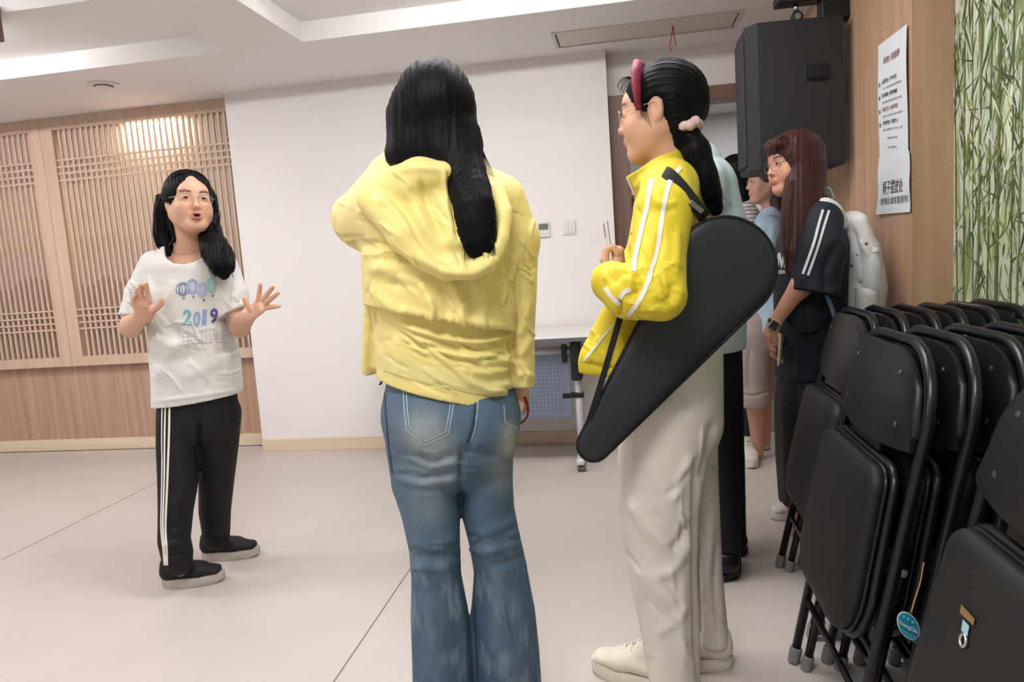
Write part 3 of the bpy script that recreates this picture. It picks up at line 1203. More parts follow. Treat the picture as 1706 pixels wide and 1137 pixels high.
def normals(V, Q):
    d1 = V[Q[:, 2]] - V[Q[:, 0]]
    d2 = V[Q[:, 3]] - V[Q[:, 1]]
    fn = np.cross(d1, d2)
    N = np.zeros_like(V)
    for i in range(4):
        for ax in range(3):
            N[:, ax] += np.bincount(Q[:, i], fn[:, ax], len(V))
    return N / np.maximum(np.linalg.norm(N, axis=1), 1e-12)[:, None]


def pdist(P2, line):
    """Distance of 2-D points to a polyline, with signed side and the position along it (0..1)."""
    best = np.full(len(P2), 1e9)
    side = np.zeros(len(P2))
    along = np.zeros(len(P2))
    L = [np.array(p, float) for p in line]
    seg = [np.linalg.norm(b - a) for a, b in zip(L[:-1], L[1:])]
    tot = sum(seg) or 1.0
    acc = 0.0
    for a, b, sl in zip(L[:-1], L[1:], seg):
        d = b - a
        t = np.clip(((P2 - a) @ d) / max(d @ d, 1e-9), 0, 1)
        q = P2 - (a + t[:, None] * d)
        dd = np.linalg.norm(q, axis=1)
        m = dd < best
        best[m] = dd[m]
        side[m] = np.sign(d[0] * q[m, 1] - d[1] * q[m, 0])
        along[m] = (acc + t[m] * sl) / tot
        acc += sl
    return best, side, along


FOLD_GAIN = 1.5


def crease(V, Q, folds, back=False):
    """Push folds into a garment: each fold = (line in photo positions, width px, height m[, sharp side])."""
    N = normals(V, Q)
    P2 = project(V)
    face = np.einsum('ij,ij->i', N, C_O - V)
    vis = face > 0.0
    off = np.zeros(len(V))
    cosv = face / np.linalg.norm(C_O - V, axis=1)
    gain = np.clip(cosv / .35, 0, 1) * FOLD_GAIN
    for f in folds:
        line, wd, amp = f[0], f[1], f[2]
        sharp = f[3] if len(f) > 3 else 0
        line = bez(line, 5) if len(line) > 2 else [np.array(p, float) for p in line]
        A = np.array(line)
        l0, l1 = A.min(0) - 3 * wd, A.max(0) + 3 * wd
        ix = np.nonzero(vis & (P2[:, 0] > l0[0]) & (P2[:, 0] < l1[0]) & (P2[:, 1] > l0[1]) & (P2[:, 1] < l1[1]))[0]
        if len(ix) == 0:
            continue
        d, s, al = pdist(P2[ix], line)
        ww = np.full(len(ix), float(wd))
        if sharp:
            ww = np.where(s == sharp, wd * 0.35, wd)
        taper = np.clip(np.minimum(al, 1 - al) / 0.15, 0.0, 1)
        off[ix] += gain[ix] * amp * np.exp(-(d / ww) ** 2) * (0.25 + 0.75 * taper)
    return V + N * off[:, None]


def wrinkles(seed, n, box, angle, spread, length, width, amp):
    """Small random creases: box in photo positions, angle in degrees, lengths and widths in px, height in m."""
    r = random.Random(seed)
    out = []
    for _ in range(n):
        x, y = r.uniform(box[0], box[2]), r.uniform(box[1], box[3])
        a = math.radians(angle + r.uniform(-spread, spread))
        L = length * r.uniform(.5, 1.3) / 2
        bend = r.uniform(-.18, .18) * L
        p = [(x - L * math.cos(a), y - L * math.sin(a)), (x - bend * math.sin(a), y + bend * math.cos(a)), (x + L * math.cos(a), y + L * math.sin(a))]
        out.append((p, width * r.uniform(.7, 1.4), amp * r.uniform(.4, 1.2) * r.choice((1, 1, -1)), r.choice((-1, 0, 1))))
    return out


def noise3(P, scale, seed=0):
    """Cheap smooth value noise built from a few sine waves."""
    r = np.random.RandomState(seed)
    out = np.zeros(len(P))
    for i in range(7):
        k = r.normal(size=3)
        k = k / np.linalg.norm(k) * scale * r.uniform(0.6, 1.6)
        out += np.sin(P @ k + r.uniform(0, 6.28))
    return out / 7


def clay_obj(name, V, Q, material, parent=None, colors=None, attr='tint', label=None):
    me = bpy.data.meshes.new(name)
    me.vertices.add(len(V))
    me.vertices.foreach_set('co', V.astype(np.float32).ravel())
    me.loops.add(len(Q) * 4)
    me.loops.foreach_set('vertex_index', Q.astype(np.int32).ravel())
    me.polygons.add(len(Q))
    me.polygons.foreach_set('loop_start', np.arange(0, len(Q) * 4, 4, dtype=np.int32))
    me.polygons.foreach_set('loop_total', np.full(len(Q), 4, np.int32))
    me.update(calc_edges=True)
    me.validate()
    if colors is not None:
        ca = me.color_attributes.new(attr, 'FLOAT_COLOR', 'POINT')
        ca.data.foreach_set('color', np.concatenate([colors, np.ones((len(V), 1))], 1).astype(np.float32).ravel())
    o = finish(name, me, material, parent, True)
    if label:
        o['label'] = label
    return o


def tree_of(*meshes):
    vs, fs = [], []
    for V, Q in meshes:
        o = len(vs)
        vs += [tuple(v) for v in V]
        fs += [tuple(int(i) + o for i in q) for q in Q]
    return BVHTree.FromPolygons(vs, fs)


def hit(tree, px, py, lift=0.002):
    d = Vector(ray(px, py)).normalized()
    loc, nor, i, dist = tree.ray_cast(Vector(C_O), d)
    if loc is None:
        return None
    if nor.dot(d) > 0:
        nor = -nor
    return np.array(loc + nor * lift)


def ribbon(tree, line, width, name, material, parent, lift=0.0025, n=6, across=3, dashed=0.0):
    """A narrow strip sewn on a garment: follows the cloth along a line of photo positions; width in px."""
    pts = [np.array(p, float) for p in bez(line, n)]
    V, F = [], []
    rows = []
    for i, p in enumerate(pts):
        t = pts[min(i + 1, len(pts) - 1)] - pts[max(i - 1, 0)]
        t = t / max(np.linalg.norm(t), 1e-6)
        nrm = np.array([-t[1], t[0]])
        w = width[0] + (width[1] - width[0]) * i / (len(pts) - 1) if isinstance(width, (tuple, list)) else width
        row = [hit(tree, *(p + nrm * w * (j / (across - 1) - .5)), lift) for j in range(across)]
        rows.append(row)
    for i, row in enumerate(rows):
        if any(r is None for r in row):
            rows[i] = None
    last = None
    for i, row in enumerate(rows):
        if row is None:
            last = None
            continue
        b = len(V)
        V += row
        skip = dashed and (i % 2 == 1)
        if last is not None and not skip:
            gap = max(np.linalg.norm(V[b + j] - V[last + j]) for j in range(across))
            if gap < 0.06:
                for j in range(across - 1):
                    F.append((last + j, last + j + 1, b + j + 1, b + j))
        last = b
    if not F:
        return None
    return obj_from(name, V, F, material, parent, True)


def decal(tree, pts2, faces, name, material, parent, lift=0.002):
    """Flat print laid on cloth: 2-D photo positions dropped onto the surface."""
    V = [hit(tree, x, y, lift) for x, y in pts2]
    ok = [f for f in faces if all(V[i] is not None for i in f)]
    V = [v if v is not None else np.zeros(3) for v in V]
    if not ok:
        return None
    used_ = sorted({i for f in ok for i in f})
    mp = {a: b for b, a in enumerate(used_)}
    return obj_from(name, [V[i] for i in used_], [tuple(mp[i] for i in f) for f in ok], material, parent)


def text_decal(tree, txt, x0, y0, wpx, hpx, slope, name, material, parent, bold=0.02, lift=0.002, lean=0.0):
    tv, tf, sz = text_mesh(txt, bold=bold)
    p2 = [(x0 + wpx * x / sz[0] + lean * y / sz[1], y0 - hpx * y / sz[1] + slope * wpx * x / sz[0]) for x, y in tv]
    return decal(tree, p2, tf, name, material, parent, lift)


# ------------------------------------------------------------------ body parts
SKIN = np.array(rgb(214, 168, 142)[:3])
LIPS = np.array(rgb(190, 116, 104)[:3])
BROW = np.array(rgb(52, 38, 34)[:3])
M_skin = mat('skin', rgb(214, 168, 142), 0.5, attr='tint', sss=0.12, bump=0.015, bscale=400)
M_eye = mat('eye_white', rgb(222, 216, 208), 0.25)
M_iris = mat('iris', rgb(38, 26, 22), 0.15)
M_lash = mat('lash', rgb(40, 30, 28), 0.6)
M_hair = mat('black_hair', rgb(13, 11, 13), 0.5, var=0.35, vscale=1.0, vstretch=(160, 160, 7), bump=0.14, bscale=1.0, bstretch=(240, 240, 9), spec=0.14)
M_hair_red = mat('auburn_hair', rgb(62, 36, 34), 0.4, var=0.4, vscale=1.0, vstretch=(160, 160, 7), bump=0.14, bscale=1.0, bstretch=(240, 240, 9), spec=0.25)


class Head:
    """Head and neck in a local frame: x = subject's left/right, y = forward, z = up; about 0.23 m tall at scale 1."""

    def __init__(self, centre, fwd, up=(0, 0, 1), s=1.0):
        self.c = np.asarray(centre, float)
        self.y = unit(fwd)
        z = np.asarray(up, float)
        self.x = unit(np.cross(self.y, z))
        self.z = np.cross(self.x, self.y)
        self.s = s
        self.A = np.stack([self.x, self.y, self.z])

    def p(self, x, y, z):
        return self.c + self.s * (self.x * x + self.y * y + self.z * z)

    def sculpt(self, clay, neck_to=None, open_mouth=False, neck_r=0.05):
        s, p = self.s, self.p

        def ball(x, y, z, rx, ry, rz, k=0.02, cut=False):
            clay.ball(p(x, y, z), np.array([rx, ry, rz]) * s, self.A, k * s, cut)

        def cone(a, b, ra, rb, k=0.02, cut=False):
            ra = ra * s if np.isscalar(ra) else tuple(r * s for r in ra)
            rb = rb * s if np.isscalar(rb) else tuple(r * s for r in rb)
            clay.cone(p(*a), p(*b), ra, rb, self.x, k * s, cut)
        ball(0, -.012, .030, .076, .094, .086)
        ball(0, .026, -.030, .062, .066, .082, .03)
        for q in (-1, 1):
            cone((q * .052, .004, -.048), (q * .022, .060, -.092), .026, .022, .03)
            ball(q * .036, .060, -.036, .028, .026, .030, .03)
        ball(0, .068, -.096, .024, .020, .018, .025)
        ball(0, .072, .030, .046, .018, .030, .03)
        for q in (-1, 1):
            ball(q * .033, .104, .000, .019, .016, .012, .016, True)
            ball(q * .031, .078, .001, .0165, .0125, .0105, .008)
        cone((0, .084, .010), (0, .101, -.026), .0065, .0105, .012)
        ball(0, .103, -.029, .0105, .010, .0085, .008)
        for q in (-1, 1):
            ball(q * .0115, .093, -.033, .007, .008, .0065, .007)
        if open_mouth:
            ball(0, .090, -.063, .020, .014, .017, .012)
            ball(0, .101, -.0555, .015, .007, .0055, .006)
            ball(0, .100, -.0715, .014, .007, .0060, .006)
            ball(0, .109, -.0635, .0115, .016, .0050, .004, True)
        else:
            ball(0, .086, -.060, .024, .010, .012, .012)
            ball(0, .0945, -.0565, .019, .007, .0045, .005)
            ball(0, .0935, -.0660, .017, .007, .0052, .005)
        for q in (-1, 1):
            ball(q * .076, -.006, -.006, .010, .0165, .027, .008)
            ball(q * .0855, -.002, -.002, .008, .009, .015, .006, True)
            ball(q * .076, .001, -.030, .007, .008, .009, .006)
        if neck_to is not None:
            a = p(0, -.020, -.060)
            clay.cone(a, neck_to, (neck_r * s, neck_r * s * .95), (neck_r * s * 1.08, neck_r * s * 1.02), self.x, .03)

    def local(self, V):
        return ((V - self.c) @ self.A.T) / self.s

    def tint(self, V, col, open_mouth=False, brow_h=0.022):
        L = self.local(V)
        x, y, z = L[:, 0], L[:, 1], L[:, 2]

        def mix(m, c):
            col[:] = col * (1 - m[:, None]) + np.asarray(c) * m[:, None]
        front = np.clip((y - .06) / .02, 0, 1)
        blush = np.exp(-(((np.abs(x) - .04) / .02) ** 2 + ((z + .03) / .022) ** 2)) * front * .35
        mix(blush, np.array(rgb(216, 148, 124)[:3]))
        if open_mouth:
            m = np.exp(-(((x) / .0185) ** 4 + ((z + .0635) / .0165) ** 4)) * np.clip((y - .092) / .006, 0, 1)
            mix(np.clip(m * 1.3, 0, 1), LIPS)
            m = np.exp(-(((x) / .010) ** 4 + ((z + .0635) / .0052) ** 4)) * front
            mix(np.clip(m * 1.5, 0, 1), np.array(rgb(60, 24, 24)[:3]))
        else:
            m = np.exp(-((x / .0205) ** 4 + ((z + .061) / .0095) ** 4)) * np.clip((y - .084) / .006, 0, 1)
            mix(np.clip(m * 1.2, 0, 1), LIPS)
        arch = brow_h + .006 * np.clip(1 - ((np.abs(x) - .036) / .024) ** 2, -1, 1)
        m = np.exp(-((z - arch) / .0042) ** 2) * np.clip((np.abs(x) - .012) / .004, 0, 1) * np.clip((.056 - np.abs(x)) / .006, 0, 1) * front
        mix(np.clip(m * 1.0, 0, 1), BROW)
        return col

    def eyes(self, parent, look=(0, 0), open_=1.0):
        for q in (-1, 1):
            rot = self.A
            o = MB()
            c = Vector(self.p(q * .031, .0855, .002))
            bmesh.ops.create_uvsphere(o.bm, u_segments=16, v_segments=10, radius=1)
            R = self.s * np.array([.0132, .0062, .0042 * open_])
            for v in o.bm.verts:
                w = self.x * v.co.x * R[0] + self.y * v.co.y * R[1] + self.z * v.co.z * R[2]
                v.co = c + Vector(w)
            eye = o.build('eye', M_eye, parent, True)
            o = MB()
            c2 = Vector(self.p(q * .031 + look[0] * .005, .0890, .002 + look[1] * .002))
            bmesh.ops.create_uvsphere(o.bm, u_segments=14, v_segments=8, radius=1)
            R = self.s * np.array([.0058, .0046, .0050 * open_])
            for v in o.bm.verts:
                w = self.x * v.co.x * R[0] + self.y * v.co.y * R[1] + self.z * v.co.z * R[2]
                v.co = c2 + Vector(w)
            o.build('iris', M_iris, eye, True)
            up = [self.p(q * .031 + dx, .0925 - 6.0 * dx * dx * 8, .0070 * open_ - .0005 - 26 * dx * dx) for dx in np.linspace(-.0145, .0145, 9)]
            MB().tube(up, [self.s * r for r in (.0009, .0017, .0021, .0022, .0022, .0022, .0021, .0017, .0009)], 6).build('eyelid_line', M_lash, parent, True)

    def glasses(self, parent, material, rx=.0245, rz=.0195, y=.104, thick=.0010, drop=-.004):
        o = MB()
        for q in (-1, 1):
            ring = []
            for k in range(28):
                a = 2 * math.pi * k / 28
                ex = np.sign(math.cos(a)) * abs(math.cos(a)) ** .8
                ez = np.sign(math.sin(a)) * abs(math.sin(a)) ** .8
                ring.append(self.p(q * .0325 + rx * ex, y - .012 * ((q * .0325 + rx * ex) / .06) ** 2, drop + rz * ez))
            o.tube(ring, thick * self.s, 6, closed=True)
            hinge = self.p(q * .0585, y - .011, drop + .008)
            o.tube([hinge, self.p(q * .070, y - .022, drop + .008), self.p(q * .079, .02, .010), self.p(q * .082, -.008, .012), self.p(q * .081, -.022, -.004)], thick * self.s * 1.1, 6)
        o.tube([self.p(-.010, y, drop + .006), self.p(0, y + .003, drop + .009), self.p(.010, y, drop + .006)], thick * self.s, 6)
        g = o.build('glasses', material, parent, True)
        for q in (-1, 1):
            V = [self.p(q * .0325 + rx * .97 * math.cos(a), y - .0005 - .012 * ((q * .0325 + rx * math.cos(a)) / .06) ** 2, drop + rz * .97 * math.sin(a)) for a in np.linspace(0, 2 * math.pi, 24, endpoint=False)]
            obj_from('lens', V, [tuple(range(24))], M_lens, g)
        return g


def lens_mat():
    m = bpy.data.materials.new('spectacle_lens')
    m.use_nodes = True
    nt = m.node_tree
    for n in list(nt.nodes):
        if n.type != 'OUTPUT_MATERIAL':
            nt.nodes.remove(n)
    out = [n for n in nt.nodes if n.type == 'OUTPUT_MATERIAL'][0]
    tr = nt.nodes.new('ShaderNodeBsdfTransparent')
    gl = nt.nodes.new('ShaderNodeBsdfGlossy')
    gl.inputs['Roughness'].default_value = 0.05
    mx = nt.nodes.new('ShaderNodeMixShader')
    mx.inputs[0].default_value = 0.03
    nt.links.new(tr.outputs[0], mx.inputs[1])
    nt.links.new(gl.outputs[0], mx.inputs[2])
    nt.links.new(mx.outputs[0], out.inputs[0])
    return m


M_lens = lens_mat()
M_wire = mat('wire_frame', rgb(196, 176, 160), 0.3, 0.7)
M_wire_d = mat('dark_wire_frame', rgb(120, 100, 92), 0.35, 0.6)


def fingers(clay, plist, k=0.006):
    for nodes in plist:
        clay.chain([(p, r) for p, r in nodes], k=k)


def person(label, skin_parts, extra=None):
    """skin_parts: list of (V, Q, colours); they become one body mesh, the root of the person."""
    Vs, Qs, Cs = [], [], []
    o = 0
    for V, Q, Cc in skin_parts:
        Vs.append(V)
        Qs.append(Q + o)
        Cs.append(Cc)
        o += len(V)
    body = clay_obj('person', np.concatenate(Vs), np.concatenate(Qs), M_skin, None, np.concatenate(Cs))
    tag(body, label, 'person')
    return body


def skin_col(V, c=SKIN):
    return np.tile(c, (len(V), 1))


def strands(name, lines, r, material, parent):
    """Loose locks of hair: lists of world points, thin tapering tubes."""
    o = MB()
    for ln in lines:
        pts = bez(ln, 5)
        n = len(pts)
        o.tube(pts, [r * (1 - .75 * i / (n - 1)) for i in range(n)], 5)
    return tag(o.build(name, material, parent, True), kind='stuff')


def shoe(name, heel, toe, up, width, parent, M_upper, M_sole, height=.085, sole=.03, label=None, lace=None, ankle=True, dz=0.0):
    """A sneaker from heel to toe on the floor."""
    heel, toe = np.array(heel, float), np.array(toe, float)
    f = unit(toe - heel)
    L = np.linalg.norm(toe - heel)
    sd = unit(np.cross(f, [0, 0, 1]))
    z = np.array([0, 0, 1.0])
    c = Clay(.0045)
    P = lambda u, v, w: heel + f * (u * L) + sd * v + z * w
    w2 = width / 2
    c.cone(P(.14, 0, sole + .028), P(.62, 0, sole + .022), (w2 * .80, .034), (w2 * .92, .026), sd, .02)
    c.cone(P(.60, 0, sole + .020), P(.88, 0, sole + .012), (w2 * .92, .026), (w2 * .72, .020), sd, .02)
    c.cone(P(.15, 0, sole + .03), P(.17, 0, sole + height - .03), (w2 * .78, .034), (w2 * .66, .040), sd, .02)
    c.cone(P(.20, 0, sole + height - .035), P(.58, 0, sole + .028), (w2 * .60, .03), (w2 * .62, .018), sd, .02)
    if ankle:
        c.ball(P(.17, 0, sole + height + .012), np.array([w2 * .58, .038, .030]), np.stack([sd, f, z]), .006, True)
    c.clip(P(0, 0, sole - .004), (0, 0, -1))
    V, Q = c.mesh(1)
    up_o = clay_obj(name, V, Q, M_upper, parent, label=label)
    # sole: outline lofted
    n = 40
    out = []
    for k in range(n):
        a = 2 * math.pi * k / n
        u = .5 + .5 * math.cos(a) * 1.02
        prof = (math.sin(math.pi * min(max(u, 0), 1)) ** .45)
        wv = w2 * prof * (0.86 + .18 * u) * (1 if u < .8 else 1)
        out.append((u, wv * (1 if math.sin(a) >= 0 else -1) * (abs(math.sin(a)) > 1e-6)))
    V, F = [], []
    lev = [(0.0, .93, .002), (.006, 1.0, 0.0), (sole * .75, 1.02, 0.0), (sole + .002, .97, 0.0)]
    for (h_, g, _) in lev:
        for (u, v) in out:
            lift = .010 * max(0, (u - .78) / .22) ** 2 if h_ < sole * .5 else .006 * max(0, (u - .8) / .2) ** 2
            V.append(P(.5 + (u - .5) * (0.98 if h_ < .003 else 1.0), v * g, h_ + lift))
    for j in range(len(lev) - 1):
        for i in range(n):
            F.append((j * n + i, j * n + (i + 1) % n, (j + 1) * n + (i + 1) % n, (j + 1) * n + i))
    F.append(tuple(reversed(range(n))))
    F.append(tuple(range((len(lev) - 1) * n, len(lev) * n)))
    obj_from('sole', V, F, M_sole, up_o, True).modifiers.new('es', 'EDGE_SPLIT').split_angle = math.radians(60)
    if lace:
        o = MB()
        for i in range(4):
            u = .36 + i * .085
            zz = sole + height * (.78 - i * .12)
            o.tube([P(u, -w2 * .45, zz - .012), P(u + .03, 0, zz + .004), P(u, w2 * .45, zz - .012)], .0028, 6)
        o.build('laces', lace, up_o, True)
    return up_o
# ------------------------------------------------------------------ person seen from behind: pale yellow jacket and flared jeans
M_yel = mat('pale_yellow_cloth', rgb(236, 219, 138), 0.5, attr='tint', var=0.03, vscale=9, bump=0.10, bscale=45, sheen=0.15)
M_den = mat('denim', rgb(80, 104, 128), 0.75, attr='tint', var=0.12, vscale=1, vstretch=(220, 220, 60), bump=0.12, bscale=1, bstretch=(900, 900, 500))
M_thread = mat('pale_thread', rgb(176, 188, 196), 0.7)
M_thread_d = mat('dark_thread', rgb(52, 62, 78), 0.8)
YEL = np.array(rgb(238, 221, 138)[:3])


def build_p2():
    D = 1.75
    J = lambda x, y, d=0.0: at(x, y, D + d)
    px = lambda v: v * D / FPX
    X = R_H
    # ---- head, neck, hands
    hd = Head(J(718, 196, .01), F_H * .85 - R_H * .5, C_U * .3 + np.array([0, 0, .7]), 1.0)
    c = Clay(.005)
    hd.sculpt(c, J(727, 330, .0))
    Vh, Qh = c.mesh()
    c = Clay(.0035)
    c.cone(J(868, 590, .0), J(862, 652, .03), .030, .023, None, .01)
    c.cone(J(861, 655, .03), J(858, 682, .035), (.017, .034), (.015, .032), F_H * -1 + R_H * .2, .012)
    for i, (dy, dd) in enumerate(((0, -.028), (4, -.010), (4, .010), (1, .028))):
        c.chain([(J(858, 682, .035 + dd), .0092), (J(861, 696 + dy, .032 + dd), .0088), (J(855, 704 + dy, .03 + dd), .0082), (J(848, 701 + dy, .03 + dd), .0075)], k=.005)
    c.chain([(J(862, 664, .01), .0105), (J(868, 676, -.005), .0098), (J(865, 687, -.01), .0085)], k=.006)
    Vr, Qr = c.mesh()
    # raised hand in front of the face
    c = Clay(.004)
    c.cone(J(612, 335, .20), J(652, 272, .25), .036, .026, None, .01)
    c.cone(J(655, 268, .25), J(668, 232, .25), (.034, .016), (.036, .014), X, .012)
    for i, dx in enumerate((-16, -5, 6, 16)):
        c.chain([(J(667 + dx * .9, 232, .25), .0095), (J(672 + dx, 205, .235), .0088), (J(678 + dx, 190, .215), .0075)], k=.005)
    c.chain([(J(676, 255, .24), .011), (J(692, 240, .215), .010), (J(698, 226, .2), .0085)], k=.006)
    Vl, Ql = c.mesh()
    c = Clay(.012)                       # torso and legs under the clothes
    c.cone(J(728, 345), J(745, 560), (.15, .085), (.115, .08), X, .04)
    c.cone(J(745, 560), J(752, 700), (.12, .085), (.15, .10), X, .04)
    for (a, b, e, d) in (((712, 760), (726, 930), (742, 1200), -.01), ((810, 760), (832, 940), (848, 1200), .02)):
        c.chain([(J(*a, d), .05), (J(*b, d), .04), (J(*e, d), .035)], k=.02)
    Vt, Qt = c.mesh()
    body = person('girl in a pale yellow hooded jacket and flared blue jeans, seen from behind',
                  [(Vh, Qh, skin_col(Vh)), (Vr, Qr, skin_col(Vr)), (Vl, Ql, skin_col(Vl)), (Vt, Qt, skin_col(Vt))])
    # ---- hair
    c = Clay(.005)
    c.ball(hd.p(0, -.018, .028), np.array([.090, .108, .103]), hd.A, .02)
    c.cone(J(716, 190, -.03), J(722, 250, -.045), (px(70), .072), (px(73), .062), X, .03)
    c.cone(J(700, 250, -.05), J(712, 292, -.07), (px(50), .045), (px(42), .035), X, .03)
    c.cone(J(752, 235, -.055), J(772, 288, -.10), (px(46), .05), (px(35), .034), X, .03)
    c.chain([(J(772, 288, -.10), (px(35), .034)), (J(782, 314, -.132), (px(33), .031)), (J(789, 340, -.158), (px(32), .028)), (J(793, 368, -.168), (px(31), .025)), (J(796, 396, -.172), (px(29), .022)), (J(799, 416, -.172), (px(21), .015)), (J(803, 430, -.172), (px(9), .008))], X, .01)
    for (x_, y_, r_) in ((781, 424, 12), (793, 436, 11), (806, 438, 11), (816, 428, 9)):
        c.cone(J(x_ - 1, 385, -.17), J(x_, y_, -.172), (px(r_), .016), (px(2.5), .004), X, .006)
    c.cone(J(672, 225, .01), J(668, 262, .02), (px(20), .05), (px(13), .04), X, .02)
    V, Q = c.mesh(1)
    N = normals(V, Q)
    L = hd.local(V)
    # comb grooves that run with the hair
    P2 = project(V)
    u = P2[:, 0] - (P2[:, 1] - 190) * np.clip((P2[:, 1] - 230) / 200, 0, 1) * .38
    V = V + N * (0.0009 * np.sin(u * .55 + 2 * np.sin(u * .13)) + .0007 * np.sin(u * 1.25 + 1.3))[:, None]
    hair = clay_obj('hair', V, Q, M_hair, body, label='long straight black hair')
    rnd = random.Random(5)
    ln = []
    for i in range(30):
        e = rnd.uniform(774, 824)
        ln.append([J(e * .6 + 316, 385, -.178), J(e - 1, 405, -.19), J(e + rnd.uniform(-5, 3), rnd.uniform(418, 442), -.188)])
    for i in range(9):
        x0 = rnd.uniform(650, 662)
        ln.append([J(x0, 190, -.0), J(x0 - 1, 230, .0), J(x0 + 3, 258, .0), J(x0 + rnd.uniform(6, 14), rnd.uniform(270, 292), .0)])
    for i in range(5):
        ln.append([J(793, 215, -.04), J(802 + i, 255, -.05), J(812 + 2 * i, 285, -.06), J(818 + i * 2.2, 300 + 4 * i, -.07)])
    for i in range(10):
        x = rnd.uniform(672, 760)
        ln.append([J(714, 106, -.02), J(x, 135, -.09), J(x + rnd.uniform(-6, 6), 190, -.115), J(x + rnd.uniform(-6, 12), 245, -.115)])
    strands('loose_strands', ln, .0013, M_hair, hair)

    # ---- jeans
    c = Clay(.0055)
    c.cone(J(747, 640), J(751, 690, -.005), (px(104), .108), (px(112), .128), X, .02)
    c.cone(J(751, 690, -.005), J(751, 742, -.0), (px(113), .128), (px(106), .115), X, .03)
    c.ball(J(708, 705, -.055), (.085, .075, .085), np.stack([R_H, F_H, [0, 0, 1]]), .04)
    c.ball(J(806, 708, -.055), (.075, .075, .085), np.stack([R_H, F_H, [0, 0, 1]]), .04)
    ll = [((704, 745), 60, .098), ((709, 800), 58, .092), ((717, 850), 50, .082), ((724, 910), 44, .072), ((727, 960), 43, .068), ((732, 1020), 50, .074), ((737, 1090), 53, .082), ((739, 1137), 54, .086), ((743, 1208), 54, .092)]
    rl = [((806, 745), 52, .098), ((811, 800), 45, .09), ((813, 850), 46, .08), ((824, 900), 45, .072), ((834, 950), 47, .07), ((838, 1020), 57, .078), ((842, 1090), 61, .088), ((846, 1137), 60, .09), ((848, 1212), 64, .098)]
    for legs, d0 in ((ll, -.01), (rl, .02)):
        c.chain([(J(p[0], p[1], d0), (px(w), r)) for p, w, r in legs], X, .012)
    for p, w in ((J(743, 1208, -.01), 0), (J(848, 1212, .02), 0)):
        c.clip((p[0], p[1], .02), (0, 0, -1), p, .16)
    V, Q = c.mesh(1)
    V = crease(V, Q, [
        ([(690, 762), (730, 768), (765, 755)], 9, -.006), ([(676, 760), (720, 776), (764, 764)], 6, .005),
        ([(662, 800), (710, 806), (762, 796)], 7, .005), ([(665, 792), (715, 796), (762, 786)], 5, -.003),
        ([(775, 752), (815, 756), (858, 748)], 8, -.006), ([(790, 775), (830, 778), (856, 768)], 6, .004),
        ([(683, 905), (720, 912), (765, 890)], 8, .004), ([(685, 925), (720, 930), (766, 922)], 6, -.003), ([(686, 945), (725, 948), (768, 940)], 7, .004),
        ([(790, 890), (820, 885), (860, 865)], 8, .004), ([(795, 925), (830, 915), (870, 905)], 7, .004), ([(800, 945), (835, 940), (878, 925)], 6, -.003),
        ([(700, 1000), (720, 1050), (718, 1120)], 10, .004), ([(820, 980), (840, 1050), (850, 1130)], 12, .004), ([(760, 985), (772, 1050), (778, 1130)], 7, .004),
        ([(795, 676), (792, 712), (783, 742), (774, 765)], 6, -.006), ([(768, 745), (767, 800), (767, 845)], 4, -.010),
    ] + wrinkles(9, 22, (645, 750, 860, 830), 4, 12, 60, 3.0, .0022) + wrinkles(10, 26, (680, 880, 880, 960), -12, 20, 45, 3.2, .0026) + wrinkles(11, 20, (690, 970, 900, 1130), 82, 18, 60, 4.0, .0022))
    P2 = project(V)
    col = np.tile(np.array(rgb(78, 102, 122)[:3]), (len(V), 1))
    n1 = noise3(V * np.array([1, 1, .35]), 70, 1) * .5 + noise3(V * np.array([1, 1, .2]), 190, 2) * .5

    def fade(line, wd, amt, c_=(146, 160, 170)):
        d, s, al = pdist(P2, line)
        m = np.clip(1.25 * amt * np.exp(-(d / wd) ** 2) * (1 + .5 * n1), 0, .95)[:, None]
        col[:] = col * (1 - m) + np.array(rgb(*c_)[:3]) * m
    fade([(705, 722), (722, 748)], 36, .75, (158, 166, 170))
    fade([(705, 790), (712, 850)], 34, .55, (128, 142, 152))
    fade([(850, 720), (846, 750)], 16, .75, (168, 172, 170))
    fade([(835, 770), (838, 800)], 22, .45, (150, 156, 160))
    fade([(700, 806), (765, 798)], 5, .35, (160, 168, 172))
    fade([(690, 765), (764, 768)], 5, .3, (155, 165, 172))
    fade([(718, 1000), (716, 1120)], 16, .45, (120, 140, 152))
    fade([(850, 1000), (862, 1120)], 18, .45, (118, 134, 150))
    fade([(830, 960), (826, 1080)], 10, .35, (130, 146, 158))
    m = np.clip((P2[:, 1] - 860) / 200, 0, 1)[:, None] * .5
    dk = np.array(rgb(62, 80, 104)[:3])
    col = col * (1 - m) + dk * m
    n2 = noise3(V * np.array([1, 1, .25]), 120, 5) + .6 * noise3(V * np.array([1, 1, .3]), 300, 6)
    m = (np.clip(n2 * 2.2, 0, 1) * np.clip((P2[:, 1] - 860) / 120, 0, 1) * .6)[:, None]
    col = col * (1 - m) + np.array(rgb(122, 140, 152)[:3]) * m
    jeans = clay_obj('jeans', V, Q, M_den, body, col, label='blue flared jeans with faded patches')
    T = tree_of((V, Q))
    pk = [(672, 648), (674, 685), (678, 716), (709, 742), (747, 724), (753, 690), (757, 664)]
    pk2 = [(677, 650), (679, 685), (683, 713), (709, 735), (742, 720), (748, 690), (752, 664)]
    for ln_ in (pk, pk2):
        for a, b in zip(ln_[:-1], ln_[1:]):
            ribbon(T, [a, b], 1.6, 'stitching', M_thread, jeans, .0012, 10, 2)
    pr = [(839, 676), (841, 704), (852, 709), (862, 713)]
    for a, b in zip(pr[:-1], pr[1:]):
        ribbon(T, [a, b], 1.6, 'stitching', M_thread, jeans, .0012, 8, 2)
